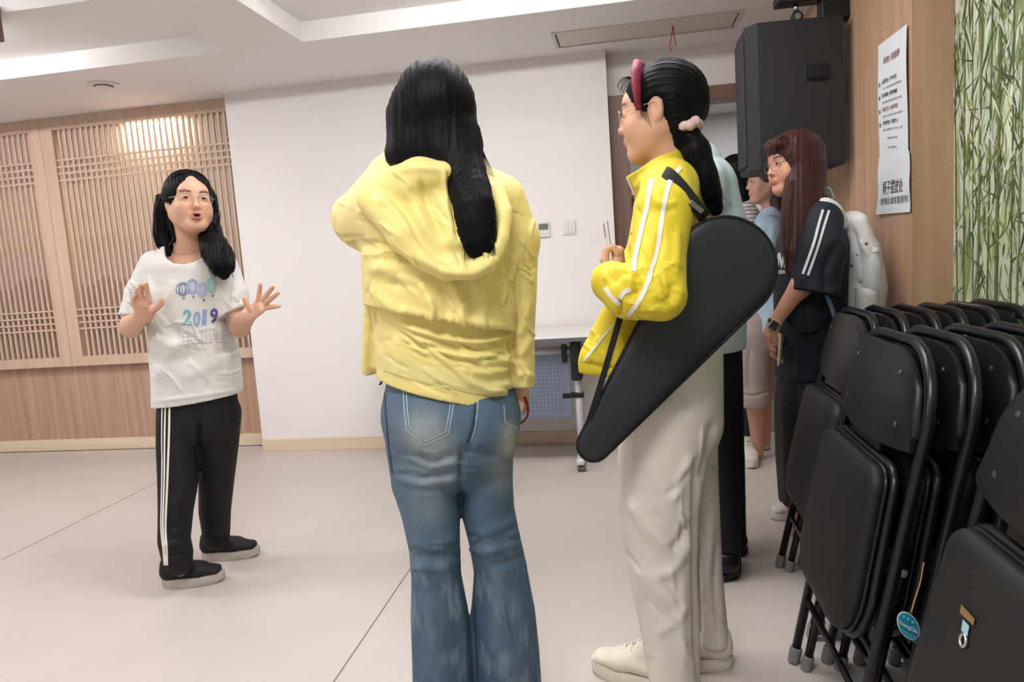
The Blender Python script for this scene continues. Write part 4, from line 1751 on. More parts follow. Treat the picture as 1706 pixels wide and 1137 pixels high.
    ribbon(T, [(796, 668), (795, 690), (791, 715), (784, 738)], 1.6, 'stitching', M_thread, jeans, .0012, 8, 2)
    ribbon(T, [(791, 668), (790, 690), (786, 715), (779, 738)], 1.4, 'stitching', M_thread_d, jeans, .0012, 8, 2)
    ribbon(T, [(641, 650), (643, 690), (648, 745), (654, 790)], 2.0, 'side_seam', M_thread_d, jeans, .0012, 8, 2)
    ribbon(T, [(792, 950), (791, 1000), (793, 1060), (796, 1130)], 1.6, 'side_seam', M_thread_d, jeans, .0012, 8, 2)
    # shoes below the picture edge
    M_w = mat('white_sneaker', rgb(222, 218, 208), 0.55)
    for (x, y, d) in ((743, 1212, -.01), (848, 1216, .02)):
        p = J(x, y, d)
        hl = np.array([p[0], p[1], 0]) - F_H * .09
        shoe('shoe', hl, hl + F_H * .24 - R_H * .02, None, .088, body, M_w, M_w)

    # ---- jacket: lower body and both sleeves
    c = Clay(.0042)
    tor = [((748, 690), 116, .142), ((745, 640), 116, .14), ((742, 590), 117, .135), ((740, 540), 118, .132), ((738, 480), 124, .135), ((733, 420), 122, .135), ((729, 360), 110, .125), ((727, 325), 92, .10)]
    c.chain([(J(p[0], p[1], .005), (px(w), r)) for p, w, r in tor], X, .02)
    p1, p2 = J(632, 628), J(862, 675)
    nrm = np.cross(p2 - p1, F_H)
    nrm = nrm if nrm[2] < 0 else -nrm
    c.clip(p1, nrm)
    # right arm hanging
    c.cone(J(826, 340, .0), J(852, 400, .0), .075, .068, None, .03)
    c.chain([(J(852, 400), .066), (J(862, 480, .0), (.048, .056)), (J(866, 560, .0), (.036, .05)), (J(868, 605, .0), (.034, .046)), (J(871, 640, .0), (.030, .042))], X, .014)
    q = J(871, 643)
    c.clip(q, unit(J(871, 700) - q), q, .07)
    # left arm raised: short, rounded elbow
    c.cone(J(640, 350, .0), J(600, 366, .07), .078, .066, None, .03)
    c.cone(J(600, 366, .07), J(590, 362, .13), .064, .056, None, .02)
    c.cone(J(590, 360, .13), J(640, 288, .23), .052, .040, None, .015)
    c.cone(J(640, 288, .23), J(656, 268, .25), .040, .036, None, .012)
    # open front panel hanging at the side
    c.cone(J(655, 425, .05), J(624, 475, .09), (px(20), .06), (px(14), .07), X, .02)
    c.cone(J(634, 500, .09), J(634, 605, .10), (px(16), .06), (px(16), .05), X, .02)
    c.cone(J(622, 470, .10), J(618, 610, .13), (px(12), .07), (px(17), .055), X, .012)
    q = J(620, 622, .13)
    c.clip(q, (0, 0, -1), J(614, 640, .13), .05)
    V, Q = c.mesh(1)
    V = crease(V, Q, [
        ([(664, 537), (720, 560), (790, 572), (852, 560)], 8, .010, 1), ([(668, 545), (720, 580), (780, 596), (830, 590)], 8, .009, 1),
        ([(690, 565), (740, 600), (790, 640), (850, 656)], 9, .009, -1), ([(680, 556), (728, 598), (770, 632)], 6, -.006),
        ([(700, 575), (750, 585), (786, 594)], 5, -.006), ([(800, 600), (830, 603), (856, 590)], 7, .007),
        ([(760, 612), (810, 622), (856, 612)], 7, .006), ([(660, 560), (665, 600), (662, 632)], 10, .004),
        ([(800, 655), (835, 645), (858, 630)], 8, .005), ([(632, 560), (630, 600), (628, 630)], 5, -.005),
        ([(855, 520), (853, 580), (852, 640)], 5, -.012), ([(868, 440), (872, 500), (868, 545)], 8, -.004), ([(880, 500), (872, 540), (860, 565)], 8, .006),
        ([(885, 560), (872, 585), (862, 590)], 7, .005), ([(880, 620), (872, 625), (862, 622)], 6, .004),
        ([(565, 400), (600, 415), (650, 405), (690, 395)], 8, -.007), ([(560, 380), (600, 388), (650, 375)], 9, .005), ([(575, 425), (620, 435), (680, 425)], 8, .006),
        ([(618, 500), (612, 560), (610, 610)], 5, .005), ([(628, 500), (625, 560), (622, 618)], 4, -.004),
        ([(590, 345), (610, 330), (632, 300)], 6, .005),
    ] + wrinkles(1, 26, (660, 550, 850, 650), 22, 16, 60, 3.0, .0032) + wrinkles(2, 22, (862, 380, 888, 640), 70, 35, 30, 2.6, .0034) + wrinkles(3, 14, (560, 335, 640, 430), 10, 25, 45, 3.0, .0035) + wrinkles(4, 10, (606, 490, 632, 620), 85, 15, 45, 2.6, .0035))
    P2 = project(V)
    col = np.tile(YEL, (len(V), 1))
    # paler lining shows through above the hem
    d, s, al = pdist(P2, [(640, 604), (700, 622), (780, 642), (856, 645)])
    m = np.clip(.40 * np.exp(-(d / 15) ** 4), 0, 1)[:, None] * (P2[:, 0] > 634)[:, None]
    col = col * (1 - m) + np.array(rgb(205, 205, 150)[:3]) * m
    m = np.exp(-(((P2[:, 0] - 585) / 40) ** 4 + ((P2[:, 1] - 372) / 42) ** 4))[:, None] * .35
    col = col * (1 - m) + np.array(rgb(222, 208, 160)[:3]) * m
    jk = clay_obj('jacket', V, Q, M_yel, body, col, label='pale yellow thin hooded jacket')
    Tj = tree_of((V, Q))
    # ---- back yoke that hangs loose over the lower part
    c = Clay(.0042)
    tor = [((736, 600), 127, .152), ((737, 540), 129, .154), ((736, 500), 130, .155), ((734, 440), 130, .152), ((730, 390), 124, .145), ((728, 345), 112, .128), ((727, 318), 90, .10)]
    c.chain([(J(p[0], p[1], .0), (px(w), r)) for p, w, r in tor], X, .02)
    c.cone(J(640, 352, -.0), J(606, 372, .05), .084, .068, None, .04)
    c.cone(J(822, 345, -.0), J(846, 420, -.0), .082, .06, None, .04)
    pa, pb = J(640, 514, -.14), J(852, 551, -.14)
    nrm = np.cross(pb - pa, F_H - np.array([0, 0, .12]))
    nrm = nrm if nrm[2] < 0 else -nrm
    c.clip(pa, nrm)
    c.clip(J(700, 400, .07), F_H)
    V, Q = c.mesh(1)
    V = crease(V, Q, [
        ([(612, 470), (650, 510), (700, 528), (780, 538), (850, 546)], 9, .006), ([(620, 440), (680, 470), (730, 520)], 12, .005),
        ([(700, 470), (716, 500), (720, 530)], 7, .006), ([(755, 470), (768, 505), (770, 536)], 8, .006), ([(800, 470), (806, 505), (805, 540)], 7, .005), ([(735, 480), (742, 510), (744, 534)], 6, -.004), ([(785, 475), (788, 510), (788, 536)], 6, -.004),
        ([(590, 410), (640, 408), (690, 392)], 7, -.006), ([(600, 425), (650, 420), (700, 405)], 7, .006), ([(610, 450), (670, 445), (720, 440)], 9, .004), ([(640, 470), (690, 480), (715, 500)], 8, -.004),
        ([(845, 380), (855, 420), (838, 450)], 8, -.005), ([(860, 420), (850, 460), (840, 470)], 7, .005), ([(830, 460), (850, 500), (852, 540)], 8, .004),
    ] + wrinkles(5, 34, (610, 430, 850, 540), 78, 35, 50, 3.0, .0030) + wrinkles(6, 16, (580, 350, 680, 440), 5, 25, 55, 3.0, .0034) + wrinkles(7, 12, (820, 340, 870, 520), 60, 30, 40, 3.0, .0032))
    col = np.tile(YEL, (len(V), 1))
    P2 = project(V)
    m = np.exp(-(((P2[:, 0] - 600) / 50) ** 4 + ((P2[:, 1] - 372) / 38) ** 4))[:, None] * .35
    col = col * (1 - m) + np.array(rgb(220, 206, 158)[:3]) * m
    clay_obj('back_yoke', V, Q, M_yel, jk, col)
    # ---- hood lying on the back
    c = Clay(.0042)
    rim = [((612, 326), .020, -.10), ((640, 350), .026, -.135), ((672, 392), .028, -.165), ((705, 428), .028, -.175), ((745, 448), .026, -.178), ((782, 452), .024, -.178), ((812, 440), .024, -.172), ((830, 400), .024, -.155), ((838, 355), .022, -.12), ((826, 316), .022, -.07)]
    c.chain([(J(p[0], p[1], d), (r, r * .85)) for p, r, d in rim], None, .03)
    c.cone(J(650, 322, -.085), J(690, 385, -.135), (.075, .032), (.055, .030), R_H, .03)
    c.cone(J(690, 380, -.135), J(760, 430, -.15), (.06, .028), (.05, .026), R_H, .03)
    c.cone(J(655, 312, -.07), J(700, 298, -.115), .046, .042, None, .03)
    c.cone(J(700, 296, -.115), J(735, 293, -.12), .038, .030, None, .03)
    
    c.cone(J(742, 292, -.10), J(760, 400, -.165), (.030, .024), (.028, .02), R_H, .02)
    c.cone(J(800, 320, -.08), J(815, 420, -.15), (.045, .02), (.03, .02), R_H, .02)
    c.cone(J(700, 320, -.09), J(735, 400, -.145), (.06, .03), (.05, .026), R_H, .03)
    c.clip(J(700, 380, .03), F_H)
    V, Q = c.mesh(1)
    V = crease(V, Q, [
        ([(640, 318), (680, 355), (708, 405), (752, 440)], 9, -.008), ([(668, 300), (690, 345), (715, 395)], 10, .006), ([(700, 300), (715, 345), (740, 400)], 7, -.007),
        ([(748, 290), (752, 340), (762, 400)], 5, -.007), ([(740, 285), (746, 335), (756, 395)], 4, .004), ([(620, 330), (655, 345), (690, 400)], 7, .005), ([(810, 330), (822, 380), (812, 430)], 7, -.006),
        ([(690, 425), (740, 452), (790, 455), (815, 440)], 6, .004), ([(655, 290), (690, 280), (735, 284)], 6, .004),
    ] + wrinkles(8, 34, (620, 285, 820, 450), 48, 25, 45, 3.0, .0028))
    clay_obj('hood', V, Q, M_yel, jk, np.tile(YEL, (len(V), 1)))
    Th = tree_of((V, Q))
    M_sm = mat('yellow_seam', rgb(196, 176, 92), 0.7)
    for xo in (0, 4):
        ribbon(Th, [(744 + xo, 286), (748 + xo, 320), (753 + xo, 360), (760 + xo, 398)], 1.1, 'seam', M_sm, jk, .0012, 8, 2)
    ribbon(Tj, [(640, 618), (680, 631), (740, 646), (800, 658), (856, 664)], 1.1, 'seam', M_sm, jk, .0012, 8, 2)
    ribbon(Tj, [(856, 452), (866, 448), (876, 452), (884, 458)], 1.2, 'seam', M_sm, jk, .0012, 6, 2)
    o = MB()
    o.tube(bez([J(637, 624, .02), J(634, 630, .01), J(636, 636, .0), J(633, 641, -.01)], 4), .003, 6)
    o.disc_cyl(J(633, 628, .0), (0, 0, 1), .006, .012, 10, .001)
    o.build('drawcord', M_blk, jk, True)
    # ---- strap held in the lowered hand
    r = MB()
    pts = bez([J(864, 652, .02), J(871, 657, .02), J(877, 668, .02), J(880, 684, .02), J(877, 697, .02), J(870, 704, .02), J(861, 708, .02), J(856, 698, .02), J(856, 672, .02)], 5)
    r.tube(pts, .0065, 8, closed=True, flat=.45)
    s = r.build('wrist_strap', mat('red_strap', rgb(150, 26, 40), 0.35), None, True)
    tag(s, 'red looped strap in the lowered hand of the girl in pale yellow', 'strap')


build_p2()
# ------------------------------------------------------------------ girl in the bright yellow track jacket, with racket bag
M_ye2 = mat('bright_yellow_knit', rgb(226, 204, 46), 0.6, var=0.04, vscale=14, bump=0.06, bscale=60, sheen=0.1)
M_wht = mat('white_piping', rgb(232, 228, 218), 0.6)
M_pant = mat('cream_cotton', rgb(224, 217, 207), 0.7, var=0.03, vscale=6, bump=0.06, bscale=50)
M_bag = mat('bag_nylon', rgb(40, 40, 44), 0.5, var=0.1, vscale=10, bump=0.05, bscale=500)
M_trim = mat('bag_trim', rgb(20, 20, 22), 0.75)
M_sneak = mat('cream_sneaker', rgb(226, 218, 202), 0.55, bump=0.05, bscale=90)


def build_p3():
    D = 1.86
    J = lambda x, y, d=0.0: at(x, y, D + d)
    px = lambda v: v * D / FPX
    X = R_H
    fw = unit(-R_H * .91 + F_H * .40)
    hd = Head(J(1101, 188, .0), fw + np.array([0, 0, -.04]), np.array([0, 0, 1.0]) + C_U * .3, .99)
    c = Clay(.0027)
    hd.sculpt(c, J(1114, 318, .0), neck_r=.050)
    Vh, Qh = c.mesh()
    col = hd.tint(Vh, skin_col(Vh))
    # hand holding the phone
    c = Clay(.003)
    c.cone(J(1010, 470, -.15), J(1024, 440, -.11), .026, .024, None, .01)
    c.cone(J(1026, 442, -.10), J(1029, 420, -.10), (.018, .034), (.016, .033), X, .012)
    for i, dd in enumerate((-.030, -.011, .008, .026)):
        c.chain([(J(1028, 422, -.10 + dd), .0090), (J(1022, 412 + i * 2, -.10 + dd), .0088), (J(1011, 416 + i * 2, -.102 + dd), .0082), (J(1009, 428, -.102 + dd), .0074)], k=.004)
    c.chain([(J(1014, 446, -.13), .011), (J(1006, 434, -.135), .010), (J(1008, 420, -.13), .0085)], k=.006)
    Vr, Qr = c.mesh()
    c = Clay(.012)
    c.cone(J(1120, 365, .03), J(1118, 600, .03), (.06, .09), (.08, .10), X, .03)
    c.chain([(J(1105, 700, -.03), .06), (J(1110, 900, -.03), .045), (J(1122, 1110, -.04), .035)], k=.03)
    c.chain([(J(1150, 700, .07), .05), (J(1165, 900, .08), .03), (J(1185, 1090, .08), .028)], k=.03)
    Vt, Qt = c.mesh()
    body = person('girl in a bright yellow track jacket and cream trousers, wearing a burgundy headband',
                  [(Vh, Qh, col), (Vr, Qr, skin_col(Vr)), (Vt, Qt, skin_col(Vt))])
    hd.eyes(body)
    hd.glasses(body, M_wire)
    # ---- hair
    c = Clay(.004)
    c.ball(hd.p(0, -.016, .036), np.array([.086, .103, .092]), hd.A, .02)
    c.ball(hd.p(0, .126, -.062), np.array([.14, .104, .128]), hd.A, .006, True)
    for q in (-1, 1):
        c.ball(hd.p(q * .088, -.002, -.010), np.array([.026, .027, .040]), hd.A, .004, True)
    c.cone(hd.p(0, -.070, .0), J(1149, 214, -.06), .042, .018, None, .03)
    c.cone(hd.p(0, -.050, -.02), hd.p(0, -.052, -.082), (.070, .046), (.056, .034), hd.x, .02)
    c.cone(hd.p(-.068, -.044, .02), hd.p(-.058, -.046, -.055), .018, .014, None, .015)
    c.cone(hd.p(.068, -.044, .02), hd.p(.058, -.046, -.055), .018, .014, None, .015)
    c.cone(J(1149, 216, -.06), J(1160, 250, -.07), .018, .030, None, .012)
    c.chain([(J(1160, 250, -.07), (.030, .026)), (J(1174, 290, -.08), (.032, .026)), (J(1185, 325, -.075), (.028, .022)), (J(1194, 352, -.07), (.016, .012))], X, .02)
    V, Q = c.mesh(1)
    N = normals(V, Q)
    L = hd.local(V)
    ang = np.arctan2(L[:, 0], L[:, 2] + .02)
    V = V + N * (.0011 * np.sin(ang * 46 + 2 * np.sin(ang * 9)) * np.clip((.12 - np.abs(L[:, 2] + .0)) / .05, 0, 1))[:, None]
    hair = clay_obj('hair', V, Q, M_hair, body, label='black hair tied in a low ponytail')
    rnd = random.Random(9)
    ln = []
    for i in range(26):
        a = rnd.uniform(-14, 14)
        e = rnd.uniform(-14, 16)
        ln.append([J(1152 + a * .3, 226, -.07), J(1166 + a, 268, -.10), J(1182 + e, 320, -.10), J(1196 + e + rnd.uniform(-4, 8), rnd.uniform(342, 366), -.085)])
    for i in range(9):
        t_ = i / 8
        ln.append([hd.p(-.055 + .09 * t_, .060, .094 - .010 * abs(t_ - .4)), hd.p(-.055 + .09 * t_, .080, .088), hd.p(-.056 + .09 * t_, .088 + .006 * rnd.random(), .074), hd.p(-.058 + .092 * t_, .088, .066 - .012 * rnd.random())])
    for i in range(6):
        ln.append([hd.p(-.077, .038, .03), hd.p(-.079, .036 - .003 * i, .0), hd.p(-.079, .030 - .004 * i, -.02 - .006 * i)])
    for i in range(9):
        ln.append([hd.p(-.07, -.03, -.045), hd.p(-.066, -.040 - .004 * i, -.075), hd.p(-.058, -.05 - .006 * i, -.098 - .003 * i)])
    for i in range(14):
        x = rnd.uniform(-.075, .0)
        ez = lambda x_, y_: .037 + .092 * math.sqrt(max(0.0, 1 - (x_ / .087) ** 2 - ((y_ + .016) / .104) ** 2))
        ln.append([hd.p(x_, y_, ez(x_, y_)) for x_, y_ in ((x, .03), (x * 1.02, -.02), (x * .9, -.07), (x * .6, -.105))])
    strands('loose_strands', ln, .0014, M_hair, hair)
    # scrunchie
    V, F = [], []
    o = MB()
    cen = J(1146, 214, -.062)
    axd = unit(J(1160, 250, -.07) - J(1134, 188, -.045))
    e1 = unit(np.cross(axd, F_H))
    e2 = np.cross(axd, e1)
    ring = []
    rr = []
    for k in range(36):
        a = 2 * math.pi * k / 36
        ring.append(cen + (e1 * math.cos(a) + e2 * math.sin(a)) * .025 + axd * .003 * math.sin(5 * a))
        rr.append(.0128 + .002 * math.sin(9 * a))
    o.tube(ring, rr, 10, closed=True)
    o.build('scrunchie', mat('pink_scrunchie', rgb(222, 190, 186), 0.8, bump=0.2, bscale=300), body, True)
    # headband over the head
    pts = []
    for k in range(25):
        a = math.radians(-98 + 196 * k / 24)
        pts.append(hd.p(.092 * math.sin(a), .036 + .004 * math.cos(a), .012 + .112 * math.cos(a)))
    o = MB()
    o.tube(pts, [.009 + .010 * max(0, math.cos(math.radians(-98 + 196 * k / 24))) ** .7 + .0012 * math.sin(k * 2.1) for k in range(25)], 10, flat=.6)
    o.build('headband', mat('burgundy_velvet', rgb(128, 30, 54), 0.5, var=0.6, vscale=70), body, True)
    # ---- trousers
    c = Clay(.0055)
    c.cone(J(1122, 590, .02), J(1122, 700, .02), (px(80), .15), (px(82), .15), X, .03)
    near = [((1110, 690), 76, .10), ((1103, 770), 74, .098), ((1098, 850), 66, .09), ((1104, 950), 58, .082), ((1116, 1050), 50, .078), ((1122, 1110), 45, .076), ((1124, 1145), 43, .075)]
    far = [((1140, 690), 58, .09), ((1148, 770), 50, .085), ((1156, 850), 45, .08), ((1168, 950), 37, .075), ((1180, 1030), 32, .072), ((1188, 1070), 29, .07), ((1191, 1092), 28, .07)]
    c.chain([(J(p[0], p[1], -.05), (px(w), r)) for p, w, r in near], X, .012)
    c.chain([(J(p[0], p[1], .09), (px(w), r)) for p, w, r in far], X, .012)
    pn, pf = J(1124, 1142, -.05), J(1191, 1090, .09)
    c.clip(pn, (0, 0, -1), pn - np.array([0, 0, .04]), .10)
    c.clip((pf[0], pf[1], .075), (0, 0, -1), pf - np.array([0, 0, .02]), .085)
    V, Q = c.mesh(1)
    V = crease(V, Q, [
        ([(1160, 770), (1159, 900), (1160, 1000), (1164, 1130)], 5, -.016), ([(1150, 760), (1135, 800), (1120, 835)], 8, .006), ([(1148, 782), (1128, 812), (1110, 824)], 6, -.005),
        ([(1050, 830), (1080, 880), (1130, 925)], 12, .006), ([(1150, 870), (1130, 905), (1112, 915)], 8, -.006), ([(1152, 900), (1120, 950), (1085, 960)], 10, .005),
        ([(1060, 940), (1090, 980), (1130, 1010)], 12, .004), ([(1190, 700), (1178, 760), (1165, 810)], 8, -.006), ([(1185, 850), (1180, 920), (1175, 990)], 8, .005), ([(1196, 900), (1192, 980), (1198, 1060)], 6, -.004),
        ([(1140, 960), (1135, 1040), (1140, 1120)], 9, .004), ([(1070, 990), (1085, 1060), (1090, 1120)], 9, -.004), ([(1040, 800), (1042, 860), (1050, 930)], 9, .004), ([(1150, 1000), (1120, 1040), (1090, 1060)], 8, .003),
    ] + wrinkles(24, 30, (1035, 720, 1200, 1120), 65, 30, 70, 4.0, .0026))
    tr = clay_obj('trousers', V, Q, M_pant, body, label='wide cream cotton trousers')
    # ---- shoes
    g = at_z(1035, 1128, 0)
    h1 = at_z(1145, 1160, 0)
    shoe('shoe', h1 * .8 + g * .2, h1 * .8 + g * .2 + unit(g - h1) * .245, None, .095, body, M_sneak, M_sneak, height=.112, sole=.036, lace=M_wht)
    g2 = at_z(1221, 1112, 0)
    shoe('shoe', g2, g2 - unit(R_H) * .24 + F_H * .05, None, .092, body, M_sneak, M_sneak, height=.09, sole=.035)
    # ---- jacket body
    c = Clay(.005)
    rings = [((1102, 680), 96, .155), ((1102, 630), 98, .155), ((1108, 560), 92, .145), ((1116, 490), 84, .135), ((1120, 420), 76, .135), ((1120, 350), 64, .13), ((1116, 312), 50, .11)]
    c.chain([(J(p[0], p[1], .03), (px(w), r)) for p, w, r in rings], X, .02)
    # open front panel pushed forward
    c.cone(J(1052, 500, -.06), J(1008, 600, -.08), (.055, .03), (.065, .03), unit(R_H + np.array([0, 0, .3])), .02)
    c.cone(J(1008, 600, -.08), J(1012, 650, -.08), (.068, .03), (.07, .03), R_H, .02)
    pa, pb = J(966, 619, -.05), J(1208, 640, -.05)
    n_ = np.cross(pb - pa, F_H)
    n_ = n_ if n_[2] < 0 else -n_
    c.clip(pa, n_)
    # standing collar
    c.cone(J(1114, 325, .0), J(1090, 268, .0), (.078, .080), (.082, .076), X, .012)
    ca_, cb_ = J(1044, 294, -.0), J(1150, 238, -.0)
    n_ = np.cross(cb_ - ca_, F_H)
    n_ = n_ if n_[2] > 0 else -n_
    c.clip(ca_, n_, J(1090, 240), .14)
    c.cone(J(1110, 315, .0), J(1082, 240, .0), (.058, .060), (.074, .068), X, .004, True)
    # near sleeve
    c.cone(J(1116, 312, -.09), J(1108, 350, -.15), .070, .068, None, .03)
    c.chain([(J(1108, 350, -.15), (.066, .062)), (J(1098, 420, -.21), (.062, .055)), (J(1092, 488, -.262), (.068, .052))], X, .02)
    c.cone(J(1102, 498, -.265), J(1050, 488, -.235), .050, .058, None, .02)
    c.cone(J(1050, 488, -.235), J(1019, 470, -.19), .056, .048, None, .02)
    c.cone(J(1019, 470, -.19), J(1008, 462, -.16), .044, .032, None, .012)
    # far sleeve, mostly hidden
    c.cone(J(1112, 320, .14), J(1090, 470, .17), .06, .05, None, .03)
    c.cone(J(1090, 470, .17), J(1052, 440, .05), .045, .036, None, .02)
    V, Q = c.mesh(1)
    V = crease(V, Q, [
        ([(1056, 455), (1062, 478), (1052, 495)], 6, -.014), ([(1036, 460), (1052, 462), (1058, 472)], 8, .008), ([(1018, 470), (1035, 455), (1050, 462)], 7, -.009), ([(1005, 470), (1020, 450), (1036, 445)], 7, .005),
        ([(1033, 500), (1034, 515), (1033, 528)], 3, -.009), ([(1060, 500), (1075, 510), (1100, 515)], 12, .004), ([(1118, 470), (1122, 490), (1110, 505)], 9, -.008), ([(1085, 460), (1095, 420), (1100, 390)], 8, -.004),
        ([(1130, 380), (1128, 420), (1126, 460)], 7, .004), ([(1080, 345), (1100, 352), (1125, 350)], 6, -.004), ([(1092, 335), (1110, 340), (1128, 338)], 6, .003), ([(1042, 400), (1046, 430), (1052, 450)], 5, -.006), ([(1050, 350), (1044, 390), (1040, 420)], 6, .005),
        ([(1000, 560), (985, 590), (975, 610)], 6, .004), ([(1030, 560), (1022, 595), (1015, 628)], 7, -.006), ([(970, 604), (1000, 612), (1030, 618)], 4, -.004),
        ([(1052, 300), (1075, 285), (1100, 275)], 7, -.003), ([(1060, 315), (1066, 300), (1062, 290)], 5, .003), ([(1150, 260), (1155, 285), (1165, 320)], 8, -.003),
    ] + wrinkles(21, 24, (1040, 440, 1135, 528), 20, 60, 30, 3.0, .0030) + wrinkles(22, 14, (1060, 320, 1150, 440), 75, 30, 45, 3.0, .0022) + wrinkles(23, 10, (970, 540, 1040, 620), 60, 20, 40, 3.0, .0026))
    jk = clay_obj('jacket', V, Q, M_ye2, body, label='bright yellow zip track jacket with white sleeve stripes')
    T = tree_of((V, Q))
    for ln_ in ([(1086, 298), (1083, 318), (1078, 345), (1071, 375), (1064, 405), (1059, 430), (1056, 452)],
                [(1134, 279), (1119, 297), (1111, 320), (1105, 350), (1100, 385), (1094, 420), (1085, 450), (1077, 478), (1064, 503), (1046, 526)],
                [(1009, 479), (1016, 490), (1025, 500), (1032, 507)], [(1033, 498), (1039, 488), (1046, 484), (1052, 483)]):
        ribbon(T, ln_, 7.5, 'sleeve_stripe', M_wht, jk, .0018, 5, 3)
    ribbon(T, [(1047, 297), (1052, 310), (1058, 324)], 3.0, 'zip_edge', M_wht, jk, .0018, 5, 2)
    ribbon(T, [(1022, 541), (1004, 562), (986, 585), (972, 603)], 3.5, 'zip_edge', M_wht, jk, .0018, 5, 2)
    ribbon(T, [(1040, 390), (1048, 390), (1056, 388)], 1.6, 'pocket_seam', mat('dark_yellow_thread', rgb(150, 132, 24), 0.7), jk, .0012, 4, 2)
    # ---- phone in her hand
    ph = empty('phone', J(1014, 400, -.10))
    tag(ph, 'white smartphone held up by the girl in the bright yellow jacket', 'phone')
    a0, a1 = J(1016, 427, -.10), J(1009, 377, -.095)
    up_ = unit(a1 - a0)
    thk = unit(-R_H + F_H * .10)
    wid = unit(np.cross(up_, thk))
    thk = np.cross(wid, up_)
    Mx = Matrix(((wid[0], thk[0], up_[0], a0[0]), (wid[1], thk[1], up_[1], a0[1]), (wid[2], thk[2], up_[2], a0[2]), (0, 0, 0, 1)))
    Lp = .145
    MB().box((-.036, -.0042, -.06), (.036, .0042, Lp - .06), .003, 2, Mx).build('case', mat('phone_white', rgb(220, 218, 218), 0.25), ph)
    MB().box((-.034, -.0050, -.056), (.034, -.0040, Lp - .064), .0005, 1, Mx).build('screen', mat('phone_screen', rgb(60, 62, 70), 0.1), ph)
    MB().box((.008, .0040, Lp - .10), (.030, .0065, Lp - .068), .002, 2, Mx).build('camera_bump', mat('phone_grey', rgb(150, 150, 152), 0.3), ph)
    # ---- racket bag
    bag = empty('racket_bag', J(1110, 600, -.25))
    tag(bag, 'big black teardrop racket bag slung from the shoulder of the girl in yellow', 'bag')
    c1, r1, c2, r2 = np.array([1208., 447.]), 86., np.array([989., 742.]), 27.
    d_ = c2 - c1
    Ld = np.linalg.norm(d_)
    base = math.atan2(d_[1], d_[0])
    al_ = math.acos((r1 - r2) / Ld)
    out = []
    for k in range(34):
        a = base + al_ + (2 * math.pi - 2 * al_) * k / 33
        out.append(c1 + r1 * np.array([math.cos(a), math.sin(a)]))
    e_ = [c2 + r2 * np.array([math.cos(base - al_ + 2 * al_ * k / 12), math.sin(base - al_ + 2 * al_ * k / 12)]) for k in range(13)]
    st = out[-1]
    for k in range(1, 8):
        b_ = .012 * math.sin(math.pi * k / 8)
        out.append(st + (e_[0] - st) * k / 8)
    out += e_
    st = out[-1]
    for k in range(1, 8):
        out.append(st + (out[0] - st) * k / 8)
    out = np.array(out)
    cen = c1 * .62 + c2 * .38
    spine = lambda p: c1 + d_ * np.clip(((p - c1) @ d_) / (Ld * Ld), 0.0, 1.0)
    lev = [(0.0, .0), (0.0, .012), (.03, .019), (.10, .0245), (.20, .027), (.32, .0282)]
    V, F = [], []
    n = len(out)
    dep = lambda p: -.185 + .01 * (p[0] - 1000) / 300
    loops = []
    for sgn in (1, -1):
        for (g, tz) in (lev if sgn == 1 else lev[1:]):
            loops.append(len(V))
            for p in out:
                q = p + (spine(p) - p) * g
                V.append(J(q[0], q[1], dep(q) - sgn * tz * (0.9 + .1 * math.sin(q[0] * .03))))
    def join(a, b, flip):
        for i in range(n):
            j = (i + 1) % n
            F.append((a + i, a + j, b + j, b + i) if not flip else (a + j, a + i, b + i, b + j))
    k1 = len(lev)
    for i in range(k1 - 1):
        join(loops[i], loops[i + 1], False)
    join(loops[0], loops[k1], True)
    for i in range(k1, len(loops) - 1):
        join(loops[i], loops[i + 1], True)
    for lp, fl in ((loops[k1 - 1], False), (loops[-1], True)):
        F.append(tuple(range(lp, lp + n)) if not fl else tuple(reversed(range(lp, lp + n))))
    bm_ = obj_from('bag_body', V, F, M_bag, bag, True)
    for sgn in (1, -1):
        MB().tube([J(p[0], p[1], dep(p) - sgn * .013) for p in out], .0042, 6, closed=True).build('piping', M_trim, bag, True)
    MB().tube([J(p[0], p[1], dep(p)) for p in out], .0030, 6, closed=True).build('zip', mat('zip_grey', rgb(48, 48, 52), 0.4), bag, True)
    # straps
    def strap(name, pts, wd, th, parent, wdir):
        pts = [np.array(p) for p in bez(pts, 6)]
        Vs, Fs = [], []
        for i, p in enumerate(pts):
            t_ = unit(pts[min(i + 1, len(pts) - 1)] - pts[max(i - 1, 0)])
            s_ = unit(np.array(wdir) - t_ * (np.array(wdir) @ t_))
            n2 = np.cross(t_, s_)
            for (a, b) in ((-1, -1), (1, -1), (1, 1), (-1, 1)):
                Vs.append(p + s_ * a * wd / 2 + n2 * b * th / 2)
        for i in range(len(pts) - 1):
            for k in range(4):
                Fs.append((i * 4 + k, i * 4 + (k + 1) % 4, i * 4 + 4 + (k + 1) % 4, i * 4 + 4 + k))
        Fs += [(3, 2, 1, 0), tuple(len(Vs) - 4 + k for k in range(4))]
        return obj_from(name, Vs, Fs, M_trim, parent)
    wv = unit(R_H - np.array([0, 0, .55]) * 0 + np.array([0, 0, -.5]))
    strap('shoulder_strap', [J(1092, 300, -.05), J(1098, 288, -.10), J(1110, 288, -.165), J(1128, 304, -.19), J(1148, 328, -.20), J(1166, 352, -.20), J(1174, 364, -.185)], .030, .004, bag, unit(R_H + np.array([0, 0, .9])))
    strap('lower_strap', [J(1040, 505, -.20), J(1021, 572, -.21), J(1001, 640, -.21), J(982, 700, -.205), J(968, 738, -.19)], .014, .003, bag, R_H)
    sl = MB()
    p = J(1160, 345, -.21)
